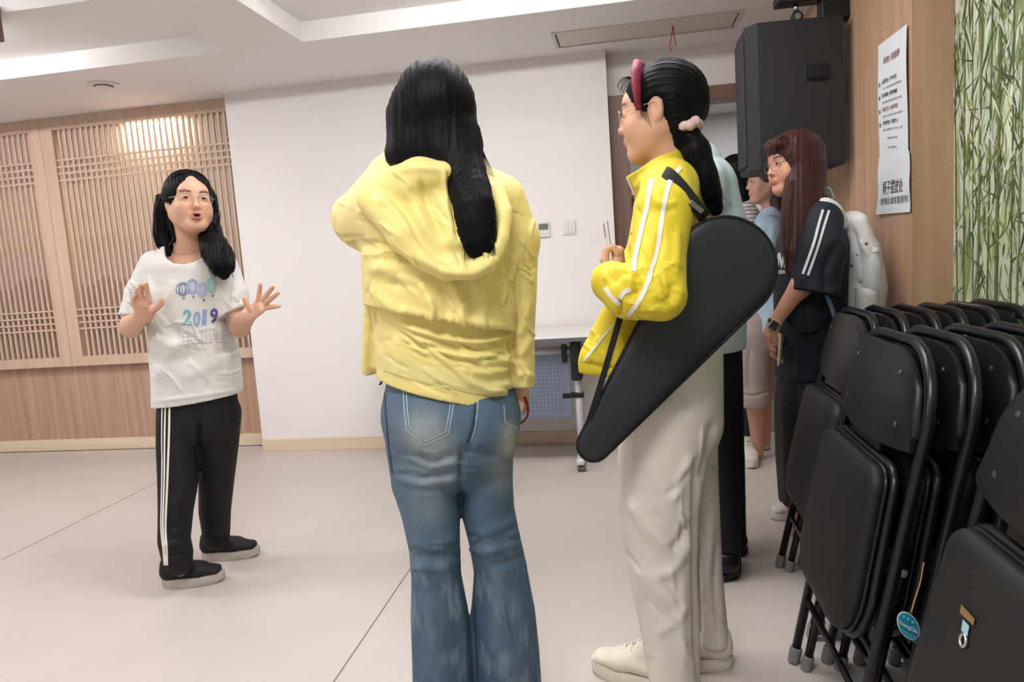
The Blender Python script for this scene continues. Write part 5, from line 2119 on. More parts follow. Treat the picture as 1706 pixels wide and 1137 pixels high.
    sl.box((-.019, -.004, -.006), (.019, .004, .006), .002, 2, Matrix.Translation(p) @ Matrix.Rotation(YAW, 4, 'Z') @ Matrix.Rotation(math.radians(42), 4, 'Y'))
    sl.build('strap_slider', mat('slider_metal', rgb(120, 118, 112), 0.35, 0.6), bag)


build_p3()
# ------------------------------------------------------------------ speaking girl: white T-shirt, black track pants
M_tee = mat('white_cotton', rgb(216, 215, 212), 0.75, bump=0.08, bscale=40, sheen=0.1)
M_trk = mat('black_jersey', rgb(7, 7, 9), 0.75, bump=0.05, bscale=80)
M_slip = mat('black_mesh_shoe', rgb(20, 19, 20), 0.7, bump=0.15, bscale=500)
M_gsole = mat('grey_sole', rgb(186, 178, 170), 0.6)


def build_p1():
    D = 2.78
    J = lambda x, y, d=0.0: at(x, y, D + d)
    px = lambda v: v * D / FPX
    X = R_H
    fw = unit(-F_H * .80 + R_H * .58 + np.array([0, 0, .06]))
    hd = Head(J(316, 338, .0), fw, np.array([0, 0, 1.0]) + C_U * .9 + R_H * .04, 1.0)
    c = Clay(.0026)
    hd.sculpt(c, J(315, 440, .03), open_mouth=True, neck_r=.052)
    c.cone(J(282, 440, .03), J(346, 442, .03), .034, .034, None, .04)
    Vh, Qh = c.mesh()
    col = hd.tint(Vh, skin_col(Vh), True)
    # hand on the left of the picture, palm to the camera
    c = Clay(.003)
    c.cone(J(244, 470, .03), J(219, 545, -.03), .034, .037, None, .02)
    c.cone(J(218, 545, -.03), J(236, 528, -.16), .040, .028, None, .02)
    c.cone(J(238, 527, -.17), J(246, 510, -.20), (.033, .015), (.036, .014), X, .014)
    wv = unit(R_H)
    for pts in ([(233, 508, -.20), (229, 496, -.205), (228, 487, -.215), (229, 481, -.225)],
                [(240, 503, -.205), (235, 491, -.215), (234, 482, -.225), (235, 475, -.235)],
                [(249, 503, -.205), (246, 489, -.215), (244, 480, -.225), (244, 473, -.235)],
                [(227, 514, -.195), (224, 505, -.205), (223, 499, -.215), (224, 494, -.225)],
                [(254, 518, -.20), (263, 512, -.205), (269, 505, -.21), (270, 499, -.212)]):
        rr = (.0100, .0094, .0088, .0072) if pts[0][0] != 254 else (.0125, .0110, .0098, .0080)
        c.chain([(J(*p), r) for p, r in zip(pts, rr)], k=.004)
    Vl, Ql = c.mesh()
    # hand on the right, fingers spread
    c = Clay(.003)
    c.cone(J(388, 470, .03), J(399, 546, -.0), .033, .035, None, .02)
    c.cone(J(400, 545, -.0), J(414, 526, -.12), .036, .028, None, .02)
    c.cone(J(416, 524, -.13), J(436, 508, -.16), (.032, .015), (.036, .014), unit(R_H * .6 + np.array([0, 0, 1.0])), .014)
    for pts in ([(430, 500, -.16), (432, 489, -.165), (433, 481, -.17), (434, 474, -.175)],
                [(438, 499, -.165), (446, 489, -.17), (451, 483, -.175), (455, 478, -.18)],
                [(443, 505, -.165), (453, 497, -.17), (459, 492, -.175), (464, 488, -.18)],
                [(443, 513, -.16), (453, 512, -.165), (460, 511, -.17), (466, 510, -.175)],
                [(419, 516, -.15), (412, 509, -.155), (409, 503, -.16), (407, 497, -.163)]):
        rr = (.0098, .0090, .0082, .0066) if pts[0][0] != 419 else (.0125, .0110, .0098, .0080)
        c.chain([(J(*p), r) for p, r in zip(pts, rr)], k=.004)
    Vr, Qr = c.mesh()
    c = Clay(.012)
    c.cone(J(315, 450, .03), J(325, 620, .02), (.14, .08), (.12, .08), X, .03)
    c.chain([(J(302, 680, -.02), .045), (J(296, 820, -.065), .036), (J(300, 950, -.105), .027)], k=.01)
    c.chain([(J(362, 680, .03), .045), (J(360, 820, .09), .036), (J(361, 906, .125), .027)], k=.01)
    Vt, Qt = c.mesh()
    body = person('girl talking with open hands, in a printed white T-shirt and black track pants',
                  [(Vh, Qh, col), (Vl, Ql, skin_col(Vl)), (Vr, Qr, skin_col(Vr)), (Vt, Qt, skin_col(Vt))])
    hd.eyes(body, (0.25, 0), .85)
    hd.glasses(body, M_wire, rx=.026, rz=.021)
    # ---- hair
    c = Clay(.004)
    c.ball(hd.p(0, -.018, .032), np.array([.090, .104, .094]), hd.A, .02)
    c.ball(hd.p(.004, .120, -.040), np.array([.066, .105, .135]), hd.A, .006, True)
    c.ball(hd.p(.004, .110, .072), np.array([.026, .06, .046]), hd.A, .01, True)
    # side falling on the left of the picture
    c.chain([(J(282, 322, .03), .026), (J(272, 352, .02), .030), (J(272, 385, .02), .030), (J(278, 410, .0), .022), (J(281, 424, -.02), .010)], k=.02)
    c.chain([(J(266, 330, .05), .016), (J(264, 360, .05), .020), (J(262, 390, .05), .018), (J(266, 412, .05), .010)], k=.015)
    c.chain([(J(284, 350, -.005), .014), (J(286, 380, -.015), .013), (J(292, 398, -.02), .009), (J(284, 408, -.03), .006)], k=.012)
    # right-hand mass: behind the neck, then forward over the shoulder
    c.chain([(J(352, 330, .05), .022), (J(350, 360, .06), .034), (J(350, 392, .03), .046), (J(360, 420, -.04), .055), (J(370, 444, -.085), .043), (J(373, 458, -.10), .020)], k=.02)
    c.chain([(J(356, 400, -.03), .03), (J(378, 425, -.06), .028), (J(384, 445, -.09), .016)], k=.015)
    c.chain([(J(340, 350, .08), .05), (J(330, 400, .07), .05)], k=.02)
    V, Q = c.mesh(1)
    N = normals(V, Q)
    P2 = project(V)
    V = V + N * (.0013 * np.sin(P2[:, 0] * 1.1 + 3 * np.sin(P2[:, 1] * .07)))[:, None]
    hair = clay_obj('hair', V, Q, M_hair, body, label='long wavy black hair parted in the middle')
    rnd = random.Random(21)
    ln = []
    for i in range(34):
        a = rnd.uniform(-9, 11)
        w_ = rnd.uniform(-4, 4)
        ln.append([J(273 + a * .5, 325, .0), J(268 + a, 350, -.012), J(272 + a + w_, 375, -.012), J(268 + a - w_, 398, -.014), J(272 + a + rnd.uniform(-7, 6), rnd.uniform(408, 434), -.02)])
    for i in range(44):
        a = rnd.uniform(-20, 18)
        w_ = rnd.uniform(-5, 5)
        ln.append([J(351 + a * .4, 372, -.0), J(353 + a * .8 + w_, 395, -.04), J(362 + a - w_, 418, -.095), J(368 + a + w_, 440, -.128), J(372 + a * .9 + rnd.uniform(-8, 10), rnd.uniform(448, 468), -.122)])
    ln += [[J(356, 325, -.02), J(361, 345, -.03), J(367, 358, -.03), J(362, 374, -.03), J(357, 381, -.03)] for _ in range(1)]
    ln += [[J(357, 330, -.02), J(362, 348, -.03), J(365, 362, -.03), J(360, 372, -.03)]]
    ln += [[J(276, 415, -.03), J(270, 428, -.04), J(276, 440, -.05), J(280, 436, -.05)], [J(284, 412, -.03), J(274, 425, -.045), J(272, 436, -.05), J(281, 444, -.05)]]
    for i in range(16):
        q = rnd.choice((-1, 1))
        t_ = rnd.random()
        ez = lambda x_, y_: .033 + .094 * math.sqrt(max(0.0, 1 - (x_ / .091) ** 2 - ((y_ + .018) / .105) ** 2))
        yy = .055 - .075 * t_
        ln.append([hd.p(x_, y_, ez(x_, y_)) for x_, y_ in ((.004, yy), (.004 + q * .03, yy - .004), (.004 + q * .055, yy - .01), (.004 + q * .075, yy - .02 - .01 * t_))])
    strands('loose_strands', ln, .0021, M_hair, hair)
    # ---- track pants
    c = Clay(.006)
    c.cone(J(331, 640, .01), J(332, 700, .01), (px(62), .095), (px(66), .11), X, .03)
    lf = [((302, 690), 38, .095, -.0), ((298, 740), 35, .085, -.03), ((297, 800), 32, .075, -.06), ((293, 850), 27, .068, -.08), ((290, 900), 25, .062, -.10), ((295, 922), 25, .060, -.105), ((298, 938), 22, .050, -.105)]
    rt = [((364, 690), 37, .095, .03), ((364, 740), 33, .085, .05), ((361, 800), 29, .075, .08), ((358, 850), 27, .066, .10), ((360, 884), 24, .058, .12), ((361, 898), 22, .048, .125)]
    for ch in (lf, rt):
        c.chain([(J(p[0], p[1], d), (px(w), r)) for p, w, r, d in ch], X, .015)
    V, Q = c.mesh(1)
    V = crease(V, Q, [([(270, 930), (295, 925), (322, 930)], 5, -.006), ([(268, 912), (292, 906), (314, 914)], 5, .006), ([(270, 885), (290, 878), (310, 885)], 5, -.004), ([(338, 890), (360, 884), (384, 892)], 4, .005), ([(337, 902), (360, 896), (384, 903)], 3, -.005),
                      ([(318, 800), (300, 830), (280, 850)], 6, .004), ([(375, 760), (360, 800), (345, 830)], 6, .004), ([(270, 700), (268, 740), (272, 780)], 4, -.004), ([(332, 700), (331, 750), (330, 795)], 4, -.012)])
    pants = clay_obj('track_pants', V, Q, M_trk, body, label='black track pants with three white side stripes')
    T = tree_of((V, Q))
    for off, w in ((0, 3.4), (-7, 2.6), (-12, 2.0)):
        ribbon(T, [(283 + off, 672), (282 + off, 720), (280 + off * .8, 780), (278 + off * .7, 830), (276 + off * .6, 880), (278 + off * .5, 915), (279 + off * .4, 942)], w, 'side_stripe', M_wht, pants, .002, 6, 2)
    # ---- slip-on shoes
    for (hx, hy, tx, ty) in ((267, 985, 372, 972), (333, 938, 430, 930)):
        h_, t_ = at_z(hx, hy, 0), at_z(tx, ty, 0)
        f_ = unit(t_ - h_)
        sd = np.cross(f_, [0, 0, 1])
        L_ = min(np.linalg.norm(t_ - h_), .262)
        off = unit(sd) * (-.03 if (unit(sd) @ F_H) > 0 else .03)
        sh = shoe('shoe', h_ - off, h_ - off + f_ * L_, None, .094, body, M_slip, M_gsole, height=.088, sole=.036, label='black slip-on trainer with a grey sole')
    # ---- T-shirt
    c = Clay(.005)
    rings = [((329, 690), 74, .135), ((329, 640), 74, .132), ((325, 590), 74, .128), ((320, 540), 75, .125), ((315, 490), 76, .122), ((314, 455), 70, .11), ((313, 432), 52, .08)]
    c.chain([(J(p[0], p[1], .02), (px(w), r)) for p, w, r in rings], X, .02)
    pa, pb = J(255, 677, .02), J(406, 653, .02)
    n_ = np.cross(pb - pa, F_H)
    n_ = n_ if n_[2] < 0 else -n_
    c.clip(pa, n_)
    c.cone(J(258, 443, .03), J(236, 490, .015), .058, .058, None, .03)
    c.cone(J(236, 490, .015), J(222, 545, -.01), .057, .062, None, .015)
    q = J(222, 526, -.01)
    c.clip(q, unit(J(221, 560, -.02) - J(223, 500, 0)), J(214, 552, -.02), .085)
    c.cone(J(372, 445, .03), J(390, 490, .015), .056, .052, None, .03)
    c.cone(J(390, 490, .015), J(399, 540, .0), .050, .054, None, .015)
    q = J(398, 517, .0)
    c.clip(q, unit(J(401, 555, -.01) - J(392, 490, .015) + R_H * .06), J(412, 548, .0), .085)
    # neckline
    c.cone(J(313, 405, .02), J(312, 424, -.02), (.082, .075), (.076, .07), X, .004, True)
    V, Q = c.mesh(1)
    V = crease(V, Q, [
        ([(245, 470), (258, 500), (262, 530)], 7, .007), ([(238, 480), (246, 505), (250, 530)], 5, -.007), ([(262, 500), (285, 540), (300, 560)], 10, -.006), ([(255, 560), (285, 575), (320, 570)], 10, .006), ([(250, 600), (290, 600), (330, 590)], 10, -.005),
        ([(262, 640), (275, 600), (295, 570)], 9, .006), ([(385, 470), (378, 510), (385, 560)], 7, -.006), ([(395, 560), (380, 600), (385, 645)], 8, .005), ([(300, 630), (330, 620), (370, 600)], 10, .004), ([(255, 670), (330, 660), (404, 648)], 3, .003), ([(290, 465), (285, 490), (272, 510)], 8, .004), ([(345, 600), (350, 630), (348, 655)], 8, -.004), ([(212, 500), (225, 505), (240, 500)], 5, .004),
    ] + wrinkles(31, 30, (245, 520, 400, 650), 35, 50, 40, 3.0, .0032) + wrinkles(32, 8, (205, 460, 250, 525), 75, 25, 25, 2.2, .003) + wrinkles(33, 8, (375, 450, 410, 520), 80, 25, 25, 2.2, .003))
    tee = clay_obj('t_shirt', V, Q, M_tee, body, label='white printed T-shirt')
    # collar rib
    T = tree_of((V, Q))
    ribbon(T, [(277, 414), (288, 424), (303, 431), (318, 435), (334, 434), (344, 430)], 4.5, 'collar_rib', M_tee, tee, .002, 6, 2)
    # ---- print: hot-air balloons, the year and a line drawing
    inks = {'b1': mat('ink_slate', rgb(120, 128, 160), 0.8), 'b2': mat('ink_blue', rgb(150, 165, 205), 0.8), 'b3': mat('ink_lilac', rgb(176, 182, 214), 0.8), 'b4': mat('ink_mint', rgb(150, 204, 206), 0.8),
            't': mat('ink_teal', rgb(112, 178, 186), 0.8), 'm': mat('ink_mid', rgb(146, 164, 206), 0.8), 'p': mat('ink_indigo', rgb(92, 84, 140), 0.8), 'k': mat('ink_grey', rgb(96, 92, 98), 0.8), 'l': mat('ink_line', rgb(186, 170, 176), 0.8)}

    def band(pts, w, ink, nm='print'):
        ribbon(T, pts, w, nm, inks[ink], tee, .0012, 4, 2)
    for (x, y, rx, ry, ik) in ((305, 482, 11.5, 10.5, 'b1'), (321, 478, 11, 12, 'b2'), (338, 484, 9, 11.5, 'b3'), (353, 476, 10.5, 12, 'b4')):
        for fx in (-1, -.55, -.1, .4, .8):
            pl = [(x + 1.5, y + ry * 1.05)]
            for k in range(1, 8):
                a = math.pi * k / 8
                pl.append((x + fx * rx * math.sin(a), y + ry * math.cos(a)))
            pl.append((x, y - ry))
            band(pl, 3.0 if fx in (-.55, .4) else 1.6, ik)
        bx, by = x + 1.5, y + ry + 5
        p2 = [(bx - 1.6, by - 1.4), (bx + 1.6, by - 1.4), (bx + 1.4, by + 1.8), (bx - 1.4, by + 1.8)]
        decal(T, p2, [(0, 1, 2, 3)], 'print', inks['k'], tee, .0014)
    for ch, x0, w, y0, h_, ik in (('2', 304, 15, 542, 26, 't'), ('0', 321, 12, 545, 26, 'm'), ('1', 336, 7.5, 542, 26, 'm'), ('9', 349, 13, 540, 26, 'p')):
        text_decal(T, ch, x0, y0, w, h_, -.03, 'print', inks[ik], tee, .035, .0014, 1.5)
    for pl in ([(303, 556), (315, 554), (326, 556)], [(303, 562), (335, 560)], [(304, 569), (336, 566)], [(306, 575), (336, 571)], [(303, 554), (305, 578)], [(312, 580), (317, 573), (340, 572), (371, 570)], [(336, 552), (337, 572)], [(350, 556), (371, 554)], [(350, 561), (370, 559)], [(351, 566), (370, 564)], [(371, 554), (372, 570)], [(350, 556), (351, 571)], [(314, 545), (313, 576)], [(324, 558), (325, 572)], [(343, 556), (344, 571)], [(360, 556), (361, 570)]):
        band(pl, .9, 'l')
    for k in range(6):
        band([(217, 484 + k * 4.2), (227, 483 + k * 4.2)], .9, 'l')
    band([(216, 482), (228, 481), (229, 507), (218, 509), (216, 482)], .9, 'l')


build_p1()
# ------------------------------------------------------------------ girl in navy with backpack
M_navy = mat('navy_cotton', rgb(22, 26, 40), 0.75, bump=0.05, bscale=60)
M_lace = mat('black_lace', rgb(14, 14, 15), 0.7, var=0.5, vscale=70, bump=0.5, bscale=160)
M_pack = mat('white_backpack', rgb(214, 212, 212), 0.7, bump=0.08, bscale=60)
M_shoe_w = mat('grey_white_shoe', rgb(205, 198, 196), 0.6)


def build_navy():
    D = 2.80
    J = lambda x, y, d=0.0: at(x, y, D + d)
    px = lambda v: v * D / FPX
    X = R_H
    fw = unit(-R_H * .97 - F_H * .16 + np.array([0, 0, -.06]))
    hd = Head(J(1323, 272, .0), fw, np.array([0, 0, 1.0]) + C_U * .3, .98)
    c = Clay(.003)
    hd.sculpt(c, J(1345, 375, .0), neck_r=.05)
    Vh, Qh = c.mesh()
    sk = np.array(rgb(206, 152, 128)[:3])
    col = hd.tint(Vh, skin_col(Vh, sk))
    c = Clay(.0035)
    c.cone(J(1350, 420, -.17), J(1335, 480, -.18), .04, .036, None, .02)
    c.cone(J(1332, 478, -.18), J(1291, 538, -.14), .036, .023, None, .02)
    c.cone(J(1290, 540, -.14), J(1281, 558, -.125), (.024, .03), (.02, .034), X, .012)
    for i, dd in enumerate((-.026, -.009, .009, .026)):
        c.chain([(J(1281, 558 + i, -.125 + dd), .0090), (J(1280, 572 + i, -.125 + dd), .0088), (J(1285, 582 + i, -.13 + dd), .0082), (J(1291, 584 + i, -.135 + dd), .0072)], k=.004)
    c.chain([(J(1290, 552, -.15), .011), (J(1292, 566, -.155), .0098), (J(1290, 576, -.15), .0082)], k=.005)
    c.cone(J(1375, 470, .17), J(1330, 540, .12), .038, .026, None, .02)
    c.cone(J(1330, 540, .12), J(1295, 568, -.04), .026, .022, None, .02)
    c.cone(J(1295, 568, -.05), J(1292, 588, -.08), (.022, .03), (.018, .032), X, .01)
    for i, dd in enumerate((-.022, -.006, .010, .024)):
        c.chain([(J(1292, 586, -.085 + dd), .009), (J(1296, 598, -.09 + dd), .0085), (J(1302, 603 - i, -.095 + dd), .0078)], k=.004)
    c.chain([(J(1288, 575, -.10), .010), (J(1290, 590, -.115), .009), (J(1296, 598, -.12), .0078)], k=.005)
    Va, Qa = c.mesh()
    c = Clay(.014)
    c.cone(J(1355, 395), J(1350, 600), (.08, .10), (.08, .10), X, .03)
    c.chain([(J(1350, 620), .08), (J(1330, 850), .05), (J(1330, 878), .045)], k=.03)
    Vt, Qt = c.mesh()
    body = person('girl with long auburn hair in a navy T-shirt and long black skirt, carrying a backpack',
                  [(Vh, Qh, col), (Va, Qa, skin_col(Va, sk)), (Vt, Qt, skin_col(Vt, sk))])
    hd.eyes(body)
    hd.glasses(body, M_wire_d, rx=.025, rz=.020)
    # hair
    c = Clay(.0045)
    c.ball(hd.p(0, -.014, .032), np.array([.090, .108, .096]), hd.A, .02)
    c.ball(hd.p(.0, .128, -.075), np.array([.125, .096, .122]), hd.A, .006, True)
    c.ball(hd.p(0, .068, .072), np.array([.062, .038, .034]), hd.A, .015)
    c.chain([(J(1340, 270, -.05), (.062, .04)), (J(1338, 320, -.07), (.075, .045)), (J(1333, 370, -.10), (.072, .04)), (J(1328, 420, -.13), (.058, .032)), (J(1322, 455, -.14), (.030, .018))], X, .02)
    c.chain([(J(1345, 270, .05), (.06, .05)), (J(1345, 340, .06), (.07, .05)), (J(1335, 400, .06), (.05, .035))], X, .02)
    c.chain([(J(1352, 280, .0), (.05, .08)), (J(1350, 345, .0), (.045, .08))], X, .02)
    V, Q = c.mesh(1)
    N = normals(V, Q)
    P2 = project(V)
    V = V + N * (.0010 * np.sin(P2[:, 0] * .9 + 2 * np.sin(P2[:, 0] * .21)))[:, None]
    hair = clay_obj('hair', V, Q, M_hair_red, body, label='long straight auburn hair with a fringe')
    rnd = random.Random(4)
    ln = []
    for i in range(30):
        a = rnd.uniform(-28, 26)
        ln.append([J(1334 + a * .8, 300, -.095), J(1333 + a, 350, -.125), J(1328 + a * .8, 410, -.15), J(1322 + a * .7 + rnd.uniform(-4, 4), rnd.uniform(440, 470), -.15)])
    for i in range(14):
        a = rnd.uniform(-.06, .06)
        ln.append([hd.p(a, .06, .108), hd.p(a, .098, .085), hd.p(a, .108, .050), hd.p(a, .108, .030)])
    strands('loose_strands', ln, .0017, M_hair_red, hair)
    # shirt
    c = Clay(.006)
    rings = [((1346, 660), 51, .145), ((1346, 620), 51, .145), ((1348, 560), 54, .145), ((1350, 480), 58, .145), ((1352, 420), 58, .145), ((1358, 375), 42, .13), ((1354, 350), 30, .09)]
    c.chain([(J(p[0], p[1], .0), (px(w), r)) for p, w, r in rings], X, .02)
    q = J(1346, 627)
    c.clip(q, (0, 0, -1))
    c.cone(J(1368, 368, -.10), J(1368, 420, -.17), .075, .082, None, .03)
    c.cone(J(1368, 420, -.17), J(1348, 520, -.185), .084, .088, None, .02)
    q = J(1344, 487, -.18)
    c.clip(q, unit(J(1330, 505, -.18) - J(1352, 440, -.17) + R_H * .02), J(1345, 530, -.275), .125)
    c.cone(J(1365, 368, .10), J(1370, 500, .18), .07, .07, None, .03)
    c.cone(J(1349, 345, .0), J(1338, 335, .0), .062, .062, None, .004, True)
    V, Q = c.mesh(1)
    V = crease(V, Q, [([(1400, 400), (1375, 450), (1380, 490)], 9, -.008), ([(1360, 380), (1350, 440), (1330, 480)], 8, .006), ([(1400, 480), (1370, 495), (1340, 490)], 7, .005), ([(1310, 520), (1320, 570), (1318, 620)], 8, -.008), ([(1360, 500), (1355, 560), (1362, 620)], 9, .008), ([(1385, 520), (1378, 580), (1385, 625)], 6, -.006), ([(1335, 510), (1338, 560), (1330, 620)], 8, .006)])
    tee = clay_obj('t_shirt', V, Q, M_navy, body, label='loose navy T-shirt with white sleeve stripes')
    T = tree_of((V, Q))
    M_off = mat('white_stripe', rgb(210, 210, 212), 0.6)
    ribbon(T, [(1371, 350), (1364, 375), (1356, 405), (1347, 432), (1338, 457)], 4.0, 'sleeve_stripe', M_off, tee, .002, 5, 2)
    ribbon(T, [(1381, 351), (1373, 377), (1364, 407), (1355, 434), (1346, 459)], 4.0, 'sleeve_stripe', M_off, tee, .002, 5, 2)
    text_decal(T, 'ING', 1293, 447, 18, 26, .0, 'lettering', M_off, tee, .05, .002, 4)
    text_decal(T, 'SERIES', 1297, 456, 22, 6, .05, 'lettering', M_off, tee, .03, .002, 0)
    # skirt
    c = Clay(.007)
    c.chain([(J(1346, 605), (px(46), .13)), (J(1345, 680), (px(52), .15)), (J(1342, 760), (px(46), .16)), (J(1340, 840), (px(38), .15)), (J(1340, 870), (px(38), .15))], X, .02)
    c.clip(J(1340, 838), (0, 0, -1))
    V, Q = c.mesh(1)
    V = crease(V, Q, [([(1305, 640), (1310, 740), (1312, 835)], 7, .008), ([(1325, 640), (1328, 740), (1330, 835)], 6, -.008), ([(1345, 640), (1348, 740), (1346, 835)], 7, .008), ([(1370, 640), (1368, 720), (1362, 800)], 7, -.008)])
    clay_obj('skirt', V, Q, M_lace, body, label='long black lace skirt')
    # shoes
    tA = at_z(1283, 866, 0)
    shoe('shoe', tA + R_H * .235, tA, None, .088, body, M_shoe_w, M_shoe_w, height=.085, sole=.03)
    tB = tA + R_H * .10 - F_H * .20
    shoe('shoe', tB + R_H * .235, tB, None, .088, body, M_shoe_w, M_shoe_w, height=.085, sole=.03)
    # wrist watch
    w = empty('wrist_watch', J(1291, 536, -.14))
    tag(w, 'dark smart watch with white edge on the wrist of the girl in navy', 'watch')
    a_, b_ = J(1297, 530, -.145), J(1284, 548, -.135)
    axd = unit(b_ - a_)
    e1 = unit(np.cross(axd, F_H))
    e2 = np.cross(axd, e1)
    cw = (a_ + b_) / 2
    o = MB()
    o.tube([cw + (e1 * math.cos(t) + e2 * math.sin(t)) * .0262 for t in np.linspace(0, 2 * math.pi, 24, endpoint=False)], .0075, 8, closed=True, flat=.3)
    o.build('band', M_blk, w, True)
    nrm = unit(-F_H * .8 - R_H * .5 + e1 * .2)
    side = unit(np.cross(axd, nrm))
    cc = cw + nrm * .0285
    Mx = Matrix(((side[0], axd[0], nrm[0], cc[0]), (side[1], axd[1], nrm[1], cc[1]), (side[2], axd[2], nrm[2], cc[2]), (0, 0, 0, 1)))
    MB().box((-.017, -.019, -.005), (.017, .019, .004), .004, 2, Mx).build('watch_case', mat('watch_white', rgb(200, 200, 200), 0.3), w)
    MB().box((-.0145, -.0165, .0035), (.0145, .0165, .0052), .001, 1, Mx).build('watch_face', mat('watch_glass', rgb(14, 14, 16), 0.1), w)
    # phone with a yellow charm
    p = empty('phone', J(1299, 588, -.13))
    tag(p, 'white phone case with a yellow patch in the hands of the girl in navy', 'phone')
    up_ = unit(J(1300, 560, -.13) - J(1297, 606, -.13))
    nrm = unit(-F_H * .45 + R_H)
    wid = unit(np.cross(up_, nrm))
    nrm = np.cross(wid, up_)
    cc = J(1299, 584, -.135)
    Mx = Matrix(((wid[0], up_[0], nrm[0], cc[0]), (wid[1], up_[1], nrm[1], cc[1]), (wid[2], up_[2], nrm[2], cc[2]), (0, 0, 0, 1)))
    MB().box((-.036, -.055, -.004), (.036, .055, .004), .003, 2, Mx).build('case', mat('case_white', rgb(216, 210, 206), 0.4), p)
    MB().box((-.012, -.035, .004), (.016, .030, .0062), .002, 2, Mx).build('yellow_patch', mat('case_yellow', rgb(226, 170, 50), 0.5), p)
    MB().box((-.006, -.012, .006), (.010, .006, .0075), .001, 1, Mx).build('orange_patch', mat('case_orange', rgb(200, 110, 40), 0.5), p)
    # ---- backpack
    bp = empty('backpack', J(1430, 540, .0))
    tag(bp, 'white backpack printed with little dark stars, worn by the girl in navy', 'backpack')
    c = Clay(.006)
    c.chain([(J(1418, 372, .0), (px(20), .10)), (J(1424, 420, .0), (px(34), .13)), (J(1430, 480, .0), (px(38), .145)), (J(1428, 520, .0), (px(34), .14)), (J(1422, 540, .0), (px(26), .12))], X, .02)
    c.clip(J(1395, 450), -R_H)
    V, Q = c.mesh(1)
    V = crease(V, Q, [([(1418, 380), (1428, 410), (1434, 450)], 5, -.008), ([(1430, 400), (1445, 420), (1456, 440)], 6, .007), ([(1425, 470), (1445, 478), (1462, 475)], 5, -.006), ([(1410, 440), (1415, 480), (1420, 530)], 7, .006), ([(1440, 500), (1450, 520), (1445, 540)], 7, .005)])
    bb = clay_obj('pack_body', V, Q, M_pack, bp)
    T = tree_of((V, Q))
    c = Clay(.006)
    c.chain([(J(1444, 490, -.155), (px(17), .042)), (J(1442, 530, -.14), (px(17), .045))], X, .02)
    c.clip(J(1444, 478, -.15), (0, 0, 1))
    V2, Q2 = c.mesh(1)
    clay_obj('side_pocket', V2, Q2, M_pack, bp)
    M_star = mat('star_ink', rgb(70, 70, 84), 0.7)
    for (x, y, r) in ((1443, 407, 4), (1419, 443, 3.5), (1424, 482, 2), (1434, 470, 2), (1412, 492, 2), (1452, 515, 3), (1416, 515, 2), (1428, 425, 2)):
        pts = [(x, y)] + [(x + (r if k % 2 == 0 else r * .45) * math.sin(k * math.pi / 5), y - (r if k % 2 == 0 else r * .45) * math.cos(k * math.pi / 5)) for k in range(10)]
        decal(T, pts, [(0, k + 1, (k + 1) % 10 + 1) for k in range(10)], 'star', M_star, bb, .002)
    o = MB()
    o.tube(bez([J(1408, 378, -.10), J(1398, 352, -.125), J(1378, 338, -.125), J(1362, 343, -.11), J(1354, 356, -.10)], 6), .024, 10, flat=.35)
    o.build('shoulder_strap', M_pack, bp, True)
    o = MB()
    o.tube(bez([J(1407, 378, .10), J(1396, 350, .12), J(1378, 338, .12), J(1352, 350, .12)], 6), .024, 10, flat=.35)
    o.build('shoulder_strap', M_pack, bp, True)
    o = MB()
    o.tube(bez([J(1376, 330, .02), J(1370, 318, .02), J(1380, 314, .02), J(1388, 332, .02)], 5), .008, 8, flat=.5)
    o.build('top_handle', M_pack, bp, True)
    o = MB()
    o.tube(bez([J(1376, 488, -.20), J(1386, 515, -.18), J(1398, 548, -.14), J(1408, 560, -.12)], 5), .013, 8, flat=.2)
    o.build('lower_strap', mat('blue_webbing', rgb(120, 148, 184), 0.7), bp, True)
    # bottle in the side pocket
    b = empty('water_bottle', J(1452, 480, -.165))
    tag(b, 'clear plastic water bottle in the side pocket of the white backpack', 'bottle')
    ax_ = unit(J(1456, 430, -.165) - J(1448, 490, -.165))
    b0 = J(1448, 492, -.165)
    prof = [(.0, .028), (.06, .030), (.11, .030), (.135, .022), (.150, .013), (.158, .013)]
    e1 = unit(np.cross(ax_, F_H))
    e2 = np.cross(ax_, e1)
    V, F = [], []
    for (h_, r) in prof:
        for k in range(18):
            a = 2 * math.pi * k / 18
            V.append(b0 + ax_ * h_ + (e1 * math.cos(a) + e2 * math.sin(a)) * r)
    for j in range(len(prof) - 1):
        for k in range(18):
            F.append((j * 18 + k, j * 18 + (k + 1) % 18, (j + 1) * 18 + (k + 1) % 18, (j + 1) * 18 + k))
    F.append(tuple(reversed(range(18))))
    obj_from('bottle_body', V, F, mat('clear_plastic', rgb(225, 228, 230), 0.12, alpha=0.45), b, True)
    MB().disc_cyl(b0 + ax_ * .156, ax_, .0155, .018, 18, .002).build('cap', mat('bottle_cap', rgb(226, 226, 224), 0.4), b)


build_navy()


